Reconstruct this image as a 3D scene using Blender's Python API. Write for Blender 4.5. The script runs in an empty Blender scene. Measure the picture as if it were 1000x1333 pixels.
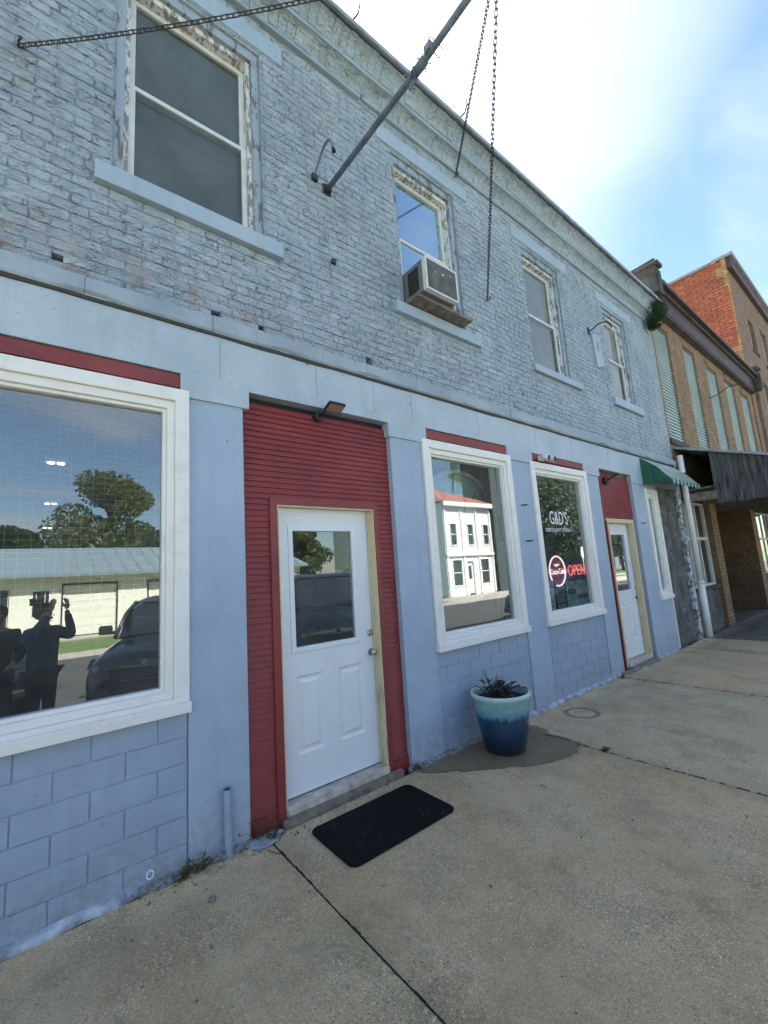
import bpy, bmesh, math, random
from mathutils import Vector, Matrix, noise
random.seed(7)
R = math.radians
scene = bpy.context.scene
col = scene.collection
# ------------------------------------------------------------------ camera
ROWS = [(0.78182868, -0.62002315, -0.06569027), (0.03809768, 0.1526682, -0.9875429), (0.62232828, 0.76958672, 0.14298182)]
CAM = Vector((0, -3.05, 1.69))
cd = bpy.data.cameras.new('camera'); cam = bpy.data.objects.new('camera', cd); col.objects.link(cam)
fw = Vector((ROWS[2][0], ROWS[2][1], ROWS[2][2])).normalized()
rt = Vector((ROWS[0][0], ROWS[0][1], ROWS[0][2])); rt = (rt - fw*rt.dot(fw)).normalized()
up = rt.cross(fw)
m = Matrix((rt, up, -fw)).transposed().to_4x4(); m.translation = CAM
cam.matrix_world = m
cd.sensor_fit = 'HORIZONTAL'; cd.sensor_width = 36; cd.lens = 20.09
cd.clip_start = 0.02; cd.clip_end = 3000
scene.camera = cam
# ------------------------------------------------------------------ light
SUN = Vector((0.12, 0.60, 0.79)).normalized()
el = math.asin(SUN.z); az = math.atan2(SUN.x, SUN.y)
w = bpy.data.worlds.new('World'); scene.world = w; w.use_nodes = True
nt = w.node_tree; nt.nodes.clear()
N = nt.nodes.new; L = nt.links.new
def wm(op, a, b=None, clamp=False):
    n = N('ShaderNodeMath'); n.operation = op; n.use_clamp = clamp
    for i, v in enumerate((a, b)):
        if v is None: continue
        if isinstance(v, (int, float)): n.inputs[i].default_value = v
        else: L(v, n.inputs[i])
    return n.outputs[0]
sky = N('ShaderNodeTexSky'); sky.sky_type = 'NISHITA'; sky.sun_disc = False
sky.sun_elevation = el; sky.sun_rotation = az; sky.air_density = 1.1; sky.dust_density = 0.6; sky.ozone_density = 2.0
tc = N('ShaderNodeTexCoord'); sep = N('ShaderNodeSeparateXYZ'); L(tc.outputs['Generated'], sep.inputs[0])
zz = wm('MAXIMUM', sep.outputs[2], 0.0)
den = wm('ADD', zz, 0.18)
cmb = N('ShaderNodeCombineXYZ'); L(wm('DIVIDE', sep.outputs[0], den), cmb.inputs[0]); L(wm('DIVIDE', sep.outputs[1], den), cmb.inputs[1])
mp = N('ShaderNodeMapping'); mp.inputs['Rotation'].default_value = (0, 0, R(-55)); mp.inputs['Scale'].default_value = (0.55, 1.5, 1); mp.inputs['Location'].default_value = (2.3, 1.15, 0)
L(cmb.outputs[0], mp.inputs[0])
n1 = N('ShaderNodeTexNoise'); n1.inputs['Scale'].default_value = 1.5; n1.inputs['Detail'].default_value = 7; n1.inputs['Roughness'].default_value = .52; n1.inputs['Distortion'].default_value = .7
L(mp.outputs[0], n1.inputs['Vector'])
cl = N('ShaderNodeMapRange'); cl.interpolation_type = 'SMOOTHSTEP'; cl.inputs[1].default_value = .43; cl.inputs[2].default_value = .78; L(n1.outputs[0], cl.inputs[0])
n2 = N('ShaderNodeTexNoise'); n2.inputs['Scale'].default_value = 1.3; n2.inputs['Detail'].default_value = 5; n2.inputs['Distortion'].default_value = .8; L(mp.outputs[0], n2.inputs['Vector'])
dt = N('ShaderNodeVectorMath'); dt.operation = 'DOT_PRODUCT'; L(tc.outputs['Generated'], dt.inputs[0]); dt.inputs[1].default_value = SUN
dsum = wm('ADD', dt.outputs['Value'], wm('MULTIPLY', wm('SUBTRACT', n2.outputs[0], .5), .22))
ve = N('ShaderNodeMapRange'); ve.interpolation_type = 'SMOOTHSTEP'; ve.inputs[1].default_value = .83; ve.inputs[2].default_value = .98; L(dsum, ve.inputs[0])
vt = N('ShaderNodeMapRange'); vt.interpolation_type = 'SMOOTHSTEP'; vt.inputs[1].default_value = .62; vt.inputs[2].default_value = .80; vt.inputs[4].default_value = .46; L(dsum, vt.inputs[0])
mask = wm('MAXIMUM', wm('ADD', wm('MULTIPLY', cl.outputs[0], .62), .05), wm('MAXIMUM', vt.outputs[0], ve.outputs[0]))
ccol = N('ShaderNodeMix'); ccol.data_type = 'RGBA'; L(ve.outputs[0], ccol.inputs[0])
ccol.inputs[6].default_value = (2.5, 2.5, 2.45, 1); ccol.inputs[7].default_value = (10.5, 10.2, 9.6, 1)
mx = N('ShaderNodeMix'); mx.data_type = 'RGBA'; L(mask, mx.inputs[0]); hs = N('ShaderNodeHueSaturation'); hs.inputs['Saturation'].default_value = 1.12; hs.inputs['Value'].default_value = .46; L(sky.outputs[0], hs.inputs['Color']); L(hs.outputs[0], mx.inputs[6]); L(ccol.outputs[2], mx.inputs[7])
bg = N('ShaderNodeBackground'); bg.inputs[1].default_value = .1; L(mx.outputs[2], bg.inputs[0])
wo = N('ShaderNodeOutputWorld'); L(bg.outputs[0], wo.inputs[0])
sd = bpy.data.lights.new('sun', 'SUN'); sd.energy = 4.2; sd.angle = R(.6); sd.color = (1, .95, .87)
so = bpy.data.objects.new('sun', sd); col.objects.link(so); so.rotation_euler = SUN.to_track_quat('Z', 'Y').to_euler()
vs = scene.view_settings; vs.view_transform = 'Standard'; vs.look = 'None'; vs.gamma = 1; vs.use_curve_mapping = False; vs.exposure = 2.75
scene.render.engine = 'CYCLES'
# ------------------------------------------------------------------ materials
class NT:
    def __init__(s, name):
        s.m = bpy.data.materials.new(name); s.m.use_nodes = True; s.t = s.m.node_tree; s.t.nodes.clear()
        s.b = s.t.nodes.new('ShaderNodeBsdfPrincipled'); s.o = s.t.nodes.new('ShaderNodeOutputMaterial')
        s.t.links.new(s.b.outputs[0], s.o.inputs[0])
        s.pos = s.t.nodes.new('ShaderNodeNewGeometry').outputs['Position']
    def set(s, inp, v):
        if isinstance(v, bpy.types.NodeSocket): s.t.links.new(v, inp)
        elif isinstance(v, tuple) and len(v) == 3 and inp.type == 'RGBA': inp.default_value = (*v, 1)
        else: inp.default_value = v
    def P(s, **k):
        for a, v in k.items(): s.set(s.b.inputs[a.replace('_', ' ')], v)
    def math(s, op, a, b=0., clamp=False):
        n = s.t.nodes.new('ShaderNodeMath'); n.operation = op; n.use_clamp = clamp; s.set(n.inputs[0], a); s.set(n.inputs[1], b); return n.outputs[0]
    def map(s, scale=(1, 1, 1), loc=(0, 0, 0), rot=(0, 0, 0), v=None):
        n = s.t.nodes.new('ShaderNodeMapping'); s.set(n.inputs[0], v or s.pos); n.inputs['Scale'].default_value = scale; n.inputs['Location'].default_value = loc; n.inputs['Rotation'].default_value = rot; return n.outputs[0]
    def noise(s, scale, detail=3, rough=.55, v=None, dist=0.):
        n = s.t.nodes.new('ShaderNodeTexNoise'); s.set(n.inputs['Vector'], v or s.pos); n.inputs['Scale'].default_value = scale; n.inputs['Detail'].default_value = detail; n.inputs['Roughness'].default_value = rough; n.inputs['Distortion'].default_value = dist; return n.outputs[0]
    def noisec(s, scale, v=None):
        n = s.t.nodes.new('ShaderNodeTexNoise'); s.set(n.inputs['Vector'], v or s.pos); n.inputs['Scale'].default_value = scale; return n.outputs[1]
    def voro(s, scale, v=None, feat='F1', out=0, rnd=1.):
        n = s.t.nodes.new('ShaderNodeTexVoronoi'); n.feature = feat; s.set(n.inputs['Vector'], v or s.pos); n.inputs['Scale'].default_value = scale; n.inputs['Randomness'].default_value = rnd; return n.outputs[out]
    def rng(s, v, a, b, c=0., d=1., smooth=False):
        n = s.t.nodes.new('ShaderNodeMapRange'); s.set(n.inputs[0], v)
        if smooth: n.interpolation_type = 'SMOOTHSTEP'
        for i, q in enumerate((a, b, c, d)): n.inputs[i+1].default_value = q
        return n.outputs[0]
    def mix(s, f, a, b, mode='MIX'):
        n = s.t.nodes.new('ShaderNodeMix'); n.data_type = 'RGBA'; n.blend_type = mode; s.set(n.inputs[0], f); s.set(n.inputs[6], a); s.set(n.inputs[7], b); return n.outputs[2]
    def bump(s, h, strength=.5, dist=.01, nrm=None):
        n = s.t.nodes.new('ShaderNodeBump'); n.inputs['Strength'].default_value = strength; n.inputs['Distance'].default_value = dist; s.set(n.inputs['Height'], h)
        if nrm is not None: s.set(n.inputs['Normal'], nrm)
        s.t.links.new(n.outputs[0], s.b.inputs['Normal']); return n.outputs[0]
    def xyz(s, v=None):
        n = s.t.nodes.new('ShaderNodeSeparateXYZ'); s.set(n.inputs[0], v or s.pos); return n.outputs
    def rnd(s):
        return s.t.nodes.new('ShaderNodeObjectInfo').outputs['Random']

def simple(name, c, rough=.6, metal=0., var=.15, scale=8, bump=0., bscale=60, spec=.5):
    t = NT(name); f = t.rng(t.noise(scale, 4), .3, .7)
    t.P(Base_Color=t.mix(f, tuple(x*(1-var) for x in c), tuple(min(1, x*(1+var)) for x in c)), Roughness=rough, Metallic=metal)
    t.b.inputs['Specular IOR Level'].default_value = spec
    if bump: t.bump(t.noise(bscale, 4), bump, .004)
    return t.m
M = {}
# peeling blue-grey paint on old brick
def painted_brick():
    t = NT('peeling_blue_paint')
    big = t.rng(t.noise(.5, 3, v=t.map((1, 1, 1.1), (3, 0, 1))), .36, .60, smooth=True)
    st = t.map((.50, 1, 1.25)); wv = t.mix(.06, st, t.noisec(7))
    n0 = t.noise(13, 6, .72, v=st, dist=.8)
    fl = t.xyz(t.voro(24, v=wv, out=1))[0]; edge = t.voro(24, v=wv, feat='DISTANCE_TO_EDGE')
    sel = t.rng(t.noise(4.5, 4, .6), .42, .56)
    crack = t.math('MULTIPLY', t.math('MULTIPLY', t.rng(edge, .0, .07, 1, 0), sel), t.rng(t.noise(19, 3), .42, .60))
    e2 = t.voro(11, v=t.mix(.13, t.map((.42, 1, 1.2)), t.noisec(11)), feat='DISTANCE_TO_EDGE')
    crack = t.math('MAXIMUM', crack, t.math('MULTIPLY', t.rng(e2, .0, .045, 1, 0), t.math('MULTIPLY', t.rng(t.noise(1.1, 4, .6, v=t.map(loc=(7, 1, 3))), .52, .66, 0, .7), t.rng(t.noise(12, 3), .40, .55))))
    spk = t.rng(t.noise(60, 5, .8), .54, .70)
    zon = t.rng(t.noise(1.3, 4, .6), .35, .68)
    c = t.mix(zon, (.36, .44, .52), (.48, .565, .645))
    c = t.mix(t.math('MULTIPLY', t.rng(n0, .50, .68), .58), c, (.20, .24, .285))
    c = t.mix(t.math('MULTIPLY', t.rng(fl, .62, 1.), t.math('MULTIPLY', sel, .5)), c, (.52, .57, .60))
    c = t.mix(t.math('MULTIPLY', spk, t.math('ADD', t.math('MULTIPLY', big, .65), .12)), c, (.07, .08, .092))
    c = t.mix(t.math('MULTIPLY', crack, .85), c, (.05, .055, .06))
    xs = t.xyz()
    low = t.math('MULTIPLY', t.rng(xs[2], 3.66, 4.15, 1, 0), t.rng(xs[0], 1.0, 3.2, 1, 0))
    bare = t.math('MULTIPLY', low, t.rng(t.noise(5.5, 4, .6), .47, .6))
    c = t.mix(t.math('MULTIPLY', bare, .6), c, (.42, .30, .27))
    rs = t.math('MULTIPLY', t.rng(t.voro(1.15, v=t.map((1, 1, .6), (2.1, 0, .4))), .05, .26, 1, 0), t.rng(t.noise(9, 5, .7), .42, .62))
    c = t.mix(t.math('MULTIPLY', rs, .45), c, (.27, .20, .16))
    streak = t.rng(t.noise(6, 4, .6, v=t.map((1, 1, .12))), .52, .75)
    c = t.mix(t.math('MULTIPLY', streak, .4), c, (.18, .19, .20))
    t.P(Base_Color=c, Roughness=.74)
    n1 = t.bump(t.math('ADD', t.math('MULTIPLY', n0, 1.6), t.math('MULTIPLY', t.math('MULTIPLY', fl, sel), .9)), 1., .022)
    h2 = t.math('ADD', t.math('MULTIPLY', crack, -1.5), t.noise(80, 4, .7))
    t.bump(h2, .7, .007, n1)
    return t.m
M['brick'] = painted_brick()
def stucco(name, a, b, bs=.5, sc=28, dark=.0):
    t = NT(name)
    c = t.mix(t.rng(t.noise(1.1, 4), .35, .65), a, b)
    c = t.mix(t.math('MULTIPLY', t.rng(t.noise(13, 5, .7), .62, .72), .5), c, tuple(x*.55 for x in a))
    pits = t.rng(t.noise(17, 3, .5, v=t.map(loc=(5, 2, 8))), .735, .755)
    c = t.mix(t.math('MULTIPLY', pits, .8), c, (.07, .08, .10))
    z = t.xyz()[2]
    drip = t.rng(t.noise(9, 5, .7, v=t.map((1, 1, .09))), .52, .74)
    c = t.mix(t.math('MULTIPLY', drip, .22), c, (.20, .23, .26))
    c = t.mix(t.math('MULTIPLY', t.rng(t.noise(4.5, 6, .75), .5, .7), .22), c, tuple(min(1, x*1.3) for x in b))
    low = t.math('MULTIPLY', t.rng(z, .0, .40, 1, 0), t.rng(t.noise(14, 6, .75), .40, .60))
    c = t.mix(t.math('MULTIPLY', low, .6), c, (.22, .20, .165))
    t.P(Base_Color=c, Roughness=.6)
    h = t.math('ADD', t.noise(sc, 5, .65), t.math('MULTIPLY', pits, -2.))
    t.bump(h, bs, .008)
    return t.m
M['stucco'] = stucco('blue_stucco', (.335, .42, .545), (.385, .475, .60), 1., 42)
M['block'] = stucco('blue_block', (.275, .35, .465), (.33, .41, .535), .5, 50)
M['beam'] = stucco('blue_beam', (.36, .435, .515), (.455, .53, .605), 1., 22)
M['ledge'] = stucco('blue_ledge', (.24, .295, .35), (.37, .44, .51), .6, 22)
M['lintel'] = stucco('blue_lintel', (.32, .40, .49), (.37, .455, .55), .2, 50)
M['crevice'] = simple('dark_wood_crevice', (.055, .055, .052), .9, bump=.6, bscale=40)
def redpaint(name, base):
    t = NT(name)
    f = t.rng(t.noise(4, 5, .6), .3, .7)
    c = t.mix(f, base, tuple(x*1.35 for x in base))
    fl = t.rng(t.noise(42, 5, .7, v=t.map((.25, 1, 1.6))), .66, .70)
    c = t.mix(t.math('MULTIPLY', fl, .6), c, (.30, .17, .16))
    z = t.xyz()[2]
    smk = t.rng(t.noise(1.6, 3, v=t.map((1, 1, 1.5), (1, 2, 3))), .46, .7)
    c = t.mix(t.math('MULTIPLY', smk, .28), c, tuple(x*.5 for x in base))
    t.P(Base_Color=c, Roughness=.5); t.bump(t.noise(60, 4, v=t.map((.15, 1, 2))), .35, .004); return t.m
M['red'] = redpaint('brick_red_paint', (.20, .027, .026))
M['red2'] = redpaint('brick_red_board_paint', (.20, .033, .032))
def whitetrim():
    t = NT('white_trim'); g = t.rng(t.noise(7, 4, .6), .52, .75)
    c = t.mix(t.math('MULTIPLY', g, .35), (.80, .79, .76), (.52, .47, .40))
    t.P(Base_Color=c, Roughness=.42); t.bump(t.noise(50, 3), .08, .003); return t.m
M['white'] = whitetrim()
def peelwhite():
    t = NT('peeling_white_window_paint')
    n = t.noise(16, 5, .65, v=t.map((1.4, 1, .5)))
    f = t.rng(n, .50, .54)
    c = t.mix(f, (.66, .67, .67), (.27, .26, .25))
    c = t.mix(t.rng(t.noise(40, 4, .7), .6, .7), c, (.16, .15, .145))
    t.P(Base_Color=c, Roughness=.7); t.bump(t.math('SUBTRACT', t.noise(50, 4), t.math('MULTIPLY', f, .8)), .7, .004); return t.m
M['peel'] = peelwhite()
def peelgrey():
    t = NT('peeling_grey_casing_paint')
    n = t.noise(13, 5, .65, v=t.map((1.4, 1, .4)))
    f = t.rng(n, .54, .58)
    c = t.mix(f, (.30, .36, .43), (.15, .15, .15))
    t.P(Base_Color=c, Roughness=.7); t.bump(t.math('SUBTRACT', t.noise(50, 4), t.math('MULTIPLY', f, .8)), .7, .004); return t.m
M['casing'] = peelgrey()
M['sash'] = simple('white_sash', (.62, .63, .62), .5, var=.12, bump=.1)
def cream():
    t = NT('cream_jamb')
    w_ = t.rng(t.noise(20, 5, .7, v=t.map((1, 1, .2))), .55, .66)
    z = t.xyz()[2]
    c = t.mix(t.math('MULTIPLY', w_, t.rng(z, .1, .9, .9, .25)), (.62, .54, .34), (.22, .18, .13))
    t.P(Base_Color=c, Roughness=.6); t.bump(t.noise(40, 4, v=t.map((1, 1, .2))), .3, .003); return t.m
M['cream'] = cream()
def doorwhite():
    t = NT('white_steel_door')
    z = t.xyz()[2]
    d = t.math('MULTIPLY', t.rng(t.noise(34, 5, .7, v=t.map((1, 1, .3))), .66, .72), t.rng(z, .15, .6, .8, .0))
    c = t.mix(d, (.73, .76, .80), (.35, .32, .27))
    c = t.mix(t.math('MULTIPLY', t.rng(t.noise(3.5, 6, .7), .5, .75), .22), c, (.50, .50, .48))
    t.P(Base_Color=c, Roughness=.33); t.bump(t.noise(16, 2), .05, .003); return t.m
M['door'] = doorwhite()
M['threshold'] = simple('dirty_threshold', (.50, .45, .38), .6, var=.35, scale=14, bump=.3)
M['steel'] = simple('brushed_steel', (.55, .54, .52), .25, 1., var=.1)
M['darkmetal'] = simple('dark_metal', (.045, .045, .045), .45, .3)
M['black'] = simple('black_plastic', (.012, .012, .013), .5)
M['rust'] = simple('rusty_chain', (.065, .055, .05), .7, .4, var=.4, scale=30)
M['poleblue'] = simple('blue_grey_painted_pole', (.15, .195, .245), .5, .0, var=.3, scale=9, bump=.2)
M['wire'] = simple('grey_wire', (.30, .33, .34), .5)
M['acgrey'] = simple('air_conditioner_grey', (.17, .175, .18), .55, var=.15, scale=6)
M['acwhite'] = simple('air_conditioner_white', (.66, .67, .66), .5, var=.12)
M['wood'] = simple('weathered_wood', (.19, .165, .14), .85, var=.45, scale=14, bump=.6)
M['pvc'] = simple('white_pipe', (.80, .81, .79), .4, var=.1, scale=3)
M['galv'] = simple('grey_flashing', (.30, .34, .38), .45, .3, var=.25)
def concrete(name, a, b, wet=False):
    t = NT(name)
    c = t.mix(t.rng(t.noise(.9, 5, .6), .35, .65), a, b)
    br = t.rng(t.noise(1.5, 5, .65, v=t.map(loc=(4, 9, 2))), .48, .70)
    c = t.mix(t.math('MULTIPLY', br, .7), c, (.43, .205, .075))
    gr = t.rng(t.noise(2.2, 6, .7, v=t.map(loc=(14, 3, 2))), .47, .66)
    c = t.mix(t.math('MULTIPLY', gr, .62), c, (.165, .145, .085))
    blot = t.rng(t.noise(7, 5, .7), .52, .72)
    c = t.mix(t.math('MULTIPLY', blot, .35), c, (.12, .105, .075))
    sand = t.rng(t.noise(130, 4, .85), .36, .64)
    c = t.mix(.50, c, t.mix(sand, (.085, .065, .035), (.72, .55, .34)))
    zone = t.rng(t.noise(1.7, 4, v=t.map(loc=(1, 6, 0))), .40, .60)
    for sc, thr, lo, hi, am in ((120, .46, .40, .48, .9), (72, .38, .50, .57, .9), (42, .24, .70, .76, .9)):
        vc = t.voro(sc, out=1); vd = t.voro(sc)
        pk = t.math('MULTIPLY', t.rng(vd, thr-.08, thr, 1, 0), t.rng(t.xyz(vc)[0], lo, hi))
        pc = t.mix(t.xyz(vc)[1], (.13, .085, .045), (.85, .72, .52))
        c = t.mix(t.math('MULTIPLY', pk, t.math('ADD', t.math('MULTIPLY', zone, am*.7), am*.3)), c, pc)
    # rusty ring left by a pot
    x, y, z = t.xyz(t.mix(.012, t.pos, t.noisec(9)))[:3]
    dx = t.math('SUBTRACT', x, 4.78); dy = t.math('SUBTRACT', y, -.36)
    rr = t.math('SQRT', t.math('ADD', t.math('MULTIPLY', dx, dx), t.math('MULTIPLY', dy, dy)))
    ring = t.rng(t.math('ABSOLUTE', t.math('SUBTRACT', rr, .165)), .008, .04, 1, 0)
    c = t.mix(t.math('MULTIPLY', ring, .7), c, (.085, .06, .045))
    # dirt near the wall and dark spots
    sp = t.math('MULTIPLY', t.rng(t.voro(7), .03, .05, 1, 0), .7)
    c = t.mix(sp, c, (.06, .045, .035))
    crk = t.math('MULTIPLY', t.rng(t.math('ABSOLUTE', t.math('SUBTRACT', t.noise(.5, 4, .6, v=t.map(loc=(3, 1, 0))), .5)), .0, .0012, 1, 0), .25)
    c = t.mix(crk, c, (.08, .07, .06))
    gum = t.math('MULTIPLY', t.rng(t.voro(3.1, v=t.map(loc=(.3, 4, 0))), .022, .034, 1, 0), .65)
    c = t.mix(gum, c, (.07, .06, .05))
    run = t.rng(t.noise(5, 6, .7, v=t.map((1, .25, 1), (8, 2, 0))), .58, .70)
    c = t.mix(t.math('MULTIPLY', run, .35), c, (.13, .10, .065))
    c = t.mix(t.math('MULTIPLY', t.rng(t.noise(11, 6, .75, v=t.map(loc=(1, 7, 0))), .60, .68), .35), c, (.72, .63, .49))
    if wet:
        c = t.mix(.60, c, (.055, .038, .014)); t.P(Roughness=t.rng(t.noise(6, 3), .4, .6, .42, .65))
    else: t.P(Roughness=.85)
    t.P(Base_Color=c)
    h = t.math('ADD', t.noise(160, 4, .8), t.math('MULTIPLY', t.rng(t.voro(150), .1, .5, 1, 0), .5))
    t.bump(h, .12 if wet else .8, .005)
    return t.m
M['conc'] = concrete('worn_aggregate_concrete', (.52, .385, .205), (.70, .545, .335)); M['concB'] = concrete('paler_aggregate_concrete', (.50, .40, .25), (.68, .56, .39))
M['conc2'] = simple('dark_shaded_concrete', (.12, .11, .095), .85, var=.45, scale=5, bump=.5)  # darker paving, with the shade under the canopy also put into the colour
M['wet'] = concrete('wet_concrete', (.32, .25, .14), (.36, .28, .17), True)
M['soil'] = simple('dark_soil', (.035, .03, .022), .95, var=.4, scale=30, bump=.8)
M['grit'] = simple('crumbled_paint_and_grit', (.20, .20, .19), .9, var=.75, scale=38, bump=.9)
M['chip'] = simple('white_paint_residue', (.37, .41, .45), .8, var=.5, scale=11, bump=.9)
M['rubber'] = None
def rubber():
    t = NT('black_rubber_mat')
    d = t.rng(t.noise(18, 5, .75), .55, .75)
    sp = t.rng(t.voro(26), .05, .08, 1, 0); pick = t.rng(t.xyz(t.voro(26, out=1))[0], .72, .74)
    c = t.mix(t.math('MULTIPLY', d, .7), (.004, .0045, .005), (.030, .027, .023))
    c = t.mix(t.math('MULTIPLY', sp, pick), c, (.42, .38, .33))
    t.b.inputs['Specular IOR Level'].default_value = .15; t.P(Base_Color=c, Roughness=.75); t.bump(t.math('ADD', t.noise(240, 3, .8), t.noise(24, 3)), .5, .003); return t.m
M['rubber'] = rubber()
def glaze():
    t = NT('blue_drip_glaze')
    x, y, z = t.xyz()[:3]
    drip = t.noise(30, 2, v=t.map((1, 1, .05)))
    z = t.math('MULTIPLY', z, .806); e = t.math('ADD', z, t.math('MULTIPLY', t.math('SUBTRACT', drip, .5), .10))
    f = t.rng(e, .245, .285, 0, 1, True)
    lo = t.mix(t.rng(z, .05, .24), (.004, .014, .040), (.008, .052, .115))
    hi = t.mix(t.rng(t.noise(22, 4), .4, .6), (.17, .37, .38), (.24, .44, .44))
    hi = t.mix(t.rng(z, .36, .43), hi, (.50, .60, .58))
    hi = t.mix(t.rng(z, .26, .34, 1, 0), hi, (.07, .20, .30))
    t.P(Base_Color=t.mix(f, lo, hi), Roughness=.16); t.b.inputs['Coat Weight'].default_value = .5; t.bump(t.noise(14, 2), .06, .004); return t.m
M['glaze'] = glaze()
M['purple'] = simple('dark_purple_leaf', (.020, .010, .014), .5, var=.4)
M['blade'] = simple('green_blade', (.075, .13, .05), .6, var=.3, scale=20)
M['weed'] = simple('green_weed', (.055, .085, .028), .7, var=.4, scale=30)
M['dry'] = simple('dry_stalk', (.16, .10, .06), .8)
def leafmat(name, c):
    t = NT(name); f = t.rng(t.noise(1.6, 4), .35, .65)
    t.P(Base_Color=t.mix(f, tuple(x*.65 for x in c), tuple(x*1.35 for x in c)), Roughness=.6)
    tr = t.t.nodes.new('ShaderNodeBsdfTranslucent'); t.set(tr.inputs[0], tuple(x*1.2 for x in c))
    ms = t.t.nodes.new('ShaderNodeMixShader'); ms.inputs[0].default_value = .3
    t.t.links.new(t.b.outputs[0], ms.inputs[1]); t.t.links.new(tr.outputs[0], ms.inputs[2]); t.t.links.new(ms.outputs[0], t.o.inputs[0])
    return t.m
M['leafA'] = leafmat('tree_leaf_green', (.10, .12, .028)); M['leafB'] = leafmat('tree_leaf_dark_green', (.045, .08, .025)); M['leafC'] = leafmat('tree_leaf_pale_green', (.10, .14, .075))
M['bush'] = leafmat('wall_bush_green', (.05, .095, .028))
M['bark'] = simple('bark', (.09, .07, .05), .9, bump=.8, bscale=20)
def glass(name, base=.10, tint=(.78, .84, .82), wave=.02, rc=(.9, .97, 1.), k=1.6):
    t = NT(name); t.t.nodes.remove(t.b)
    fr = t.t.nodes.new('ShaderNodeFresnel'); fr.inputs[0].default_value = 1.5
    fac = t.math('ADD', t.math('MULTIPLY', fr.outputs[0], k), base, True)
    gl = t.t.nodes.new('ShaderNodeBsdfGlossy'); gl.inputs['Roughness'].default_value = 0.0; t.set(gl.inputs[0], rc)
    bp = t.t.nodes.new('ShaderNodeBump'); bp.inputs['Strength'].default_value = wave; bp.inputs['Distance'].default_value = .02
    t.set(bp.inputs['Height'], t.noise(1.6, 1)); t.t.links.new(bp.outputs[0], gl.inputs['Normal'])
    tr = t.t.nodes.new('ShaderNodeBsdfTransparent'); t.set(tr.inputs[0], tint)
    ms = t.t.nodes.new('ShaderNodeMixShader'); t.set(ms.inputs[0], fac); t.t.links.new(tr.outputs[0], ms.inputs[1]); t.t.links.new(gl.outputs[0], ms.inputs[2]); df = t.t.nodes.new('ShaderNodeBsdfDiffuse'); t.set(df.inputs[0], (.55, .57, .55)); m3 = t.t.nodes.new('ShaderNodeMixShader')
    t.set(m3.inputs[0], t.rng(t.noise(2.2, 5, .7), .3, .75, .02, .12)); t.t.links.new(ms.outputs[0], m3.inputs[1]); t.t.links.new(df.outputs[0], m3.inputs[2]); t.t.links.new(m3.outputs[0], t.o.inputs[0])
    return t.m
M['glass'] = glass('window_glass', .14); M['blueglass'] = glass('new_sash_glass', .50, (.5, .6, .6), .03, (.78, .97, 1.))
M['oldglass'] = glass('old_wavy_glass', .0, (.90, .91, .90), .05, k=1.0)
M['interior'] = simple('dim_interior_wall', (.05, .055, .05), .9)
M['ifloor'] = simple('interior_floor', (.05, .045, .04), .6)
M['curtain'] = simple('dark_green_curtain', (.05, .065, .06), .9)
M['shade'] = simple('grey_window_shade', (.33, .345, .35), .9, var=.1)
M['screen'] = simple('dark_insect_screen', (.12, .145, .15), .8, var=.3, scale=3)
def brickmat(name, a, b, mortar, sc=1., axis='y', quoin=None):
    t = NT(name); x, y, z = t.xyz()[:3]
    cb = t.t.nodes.new('ShaderNodeCombineXYZ'); t.set(cb.inputs[0], x if axis == 'y' else y); t.set(cb.inputs[1], z)
    n = t.t.nodes.new('ShaderNodeTexBrick'); t.set(n.inputs['Vector'], cb.outputs[0]); t.set(n.inputs['Color1'], a); t.set(n.inputs['Color2'], b); t.set(n.inputs['Mortar'], mortar)
    n.inputs['Scale'].default_value = 1; n.inputs['Mortar Size'].default_value = .008*sc; n.inputs['Brick Width'].default_value = .215*sc; n.inputs['Row Height'].default_value = .075*sc; n.inputs['Bias'].default_value = -.1
    c = t.mix(t.rng(t.noise(2.2, 5, .65), .38, .7), n.outputs[0], (.075, .055, .04), 'MIX')
    c = t.mix(.55, n.outputs[0], c)
    c = t.mix(t.math('MULTIPLY', t.rng(t.noise(9, 4), .55, .7), .4), c, tuple(min(1, v*1.7) for v in a))
    t.P(Base_Color=c, Roughness=.85)
    t.bump(t.math('ADD', t.math('MULTIPLY', n.outputs[1], -1.), t.math('MULTIPLY', t.noise(60, 3), .4)), .7, .012); return t.m
M['b2'] = brickmat('brown_face_brick', (.36, .225, .11), (.27, .16, .08), (.12, .095, .07), 1.15)
M['b2x'] = brickmat('brown_face_brick_side', (.25, .145, .07), (.19, .10, .05), (.10, .085, .065), axis='x')
M['b3'] = brickmat('faded_brown_brick', (.30, .18, .12), (.22, .125, .085), (.16, .13, .11), 1.3)
M['b3x'] = brickmat('orange_red_brick', (.52, .15, .075), (.40, .095, .055), (.12, .05, .035), 1.6, 'x')
M['b3q'] = brickmat('buff_quoin_brick', (.52, .33, .14), (.44, .24, .10), (.22, .14, .09), 1.35, 'x')
M['maroon'] = simple('maroon_cornice_paint', (.065, .032, .032), .6, var=.3, scale=4, bump=.3)
M['darkstone'] = simple('dark_weathered_stone', (.075, .07, .062), .9, var=.5, scale=5, bump=.7)
M['shutter'] = simple('pale_green_corrugated_metal', (.42, .50, .46), .45, .0, var=.14, scale=2)
M['awgreen'] = simple('green_awning_metal', (.010, .115, .06), .35, var=.2)
M['awwhite'] = simple('white_awning_metal', (.62, .68, .64), .4, var=.12)
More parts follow.
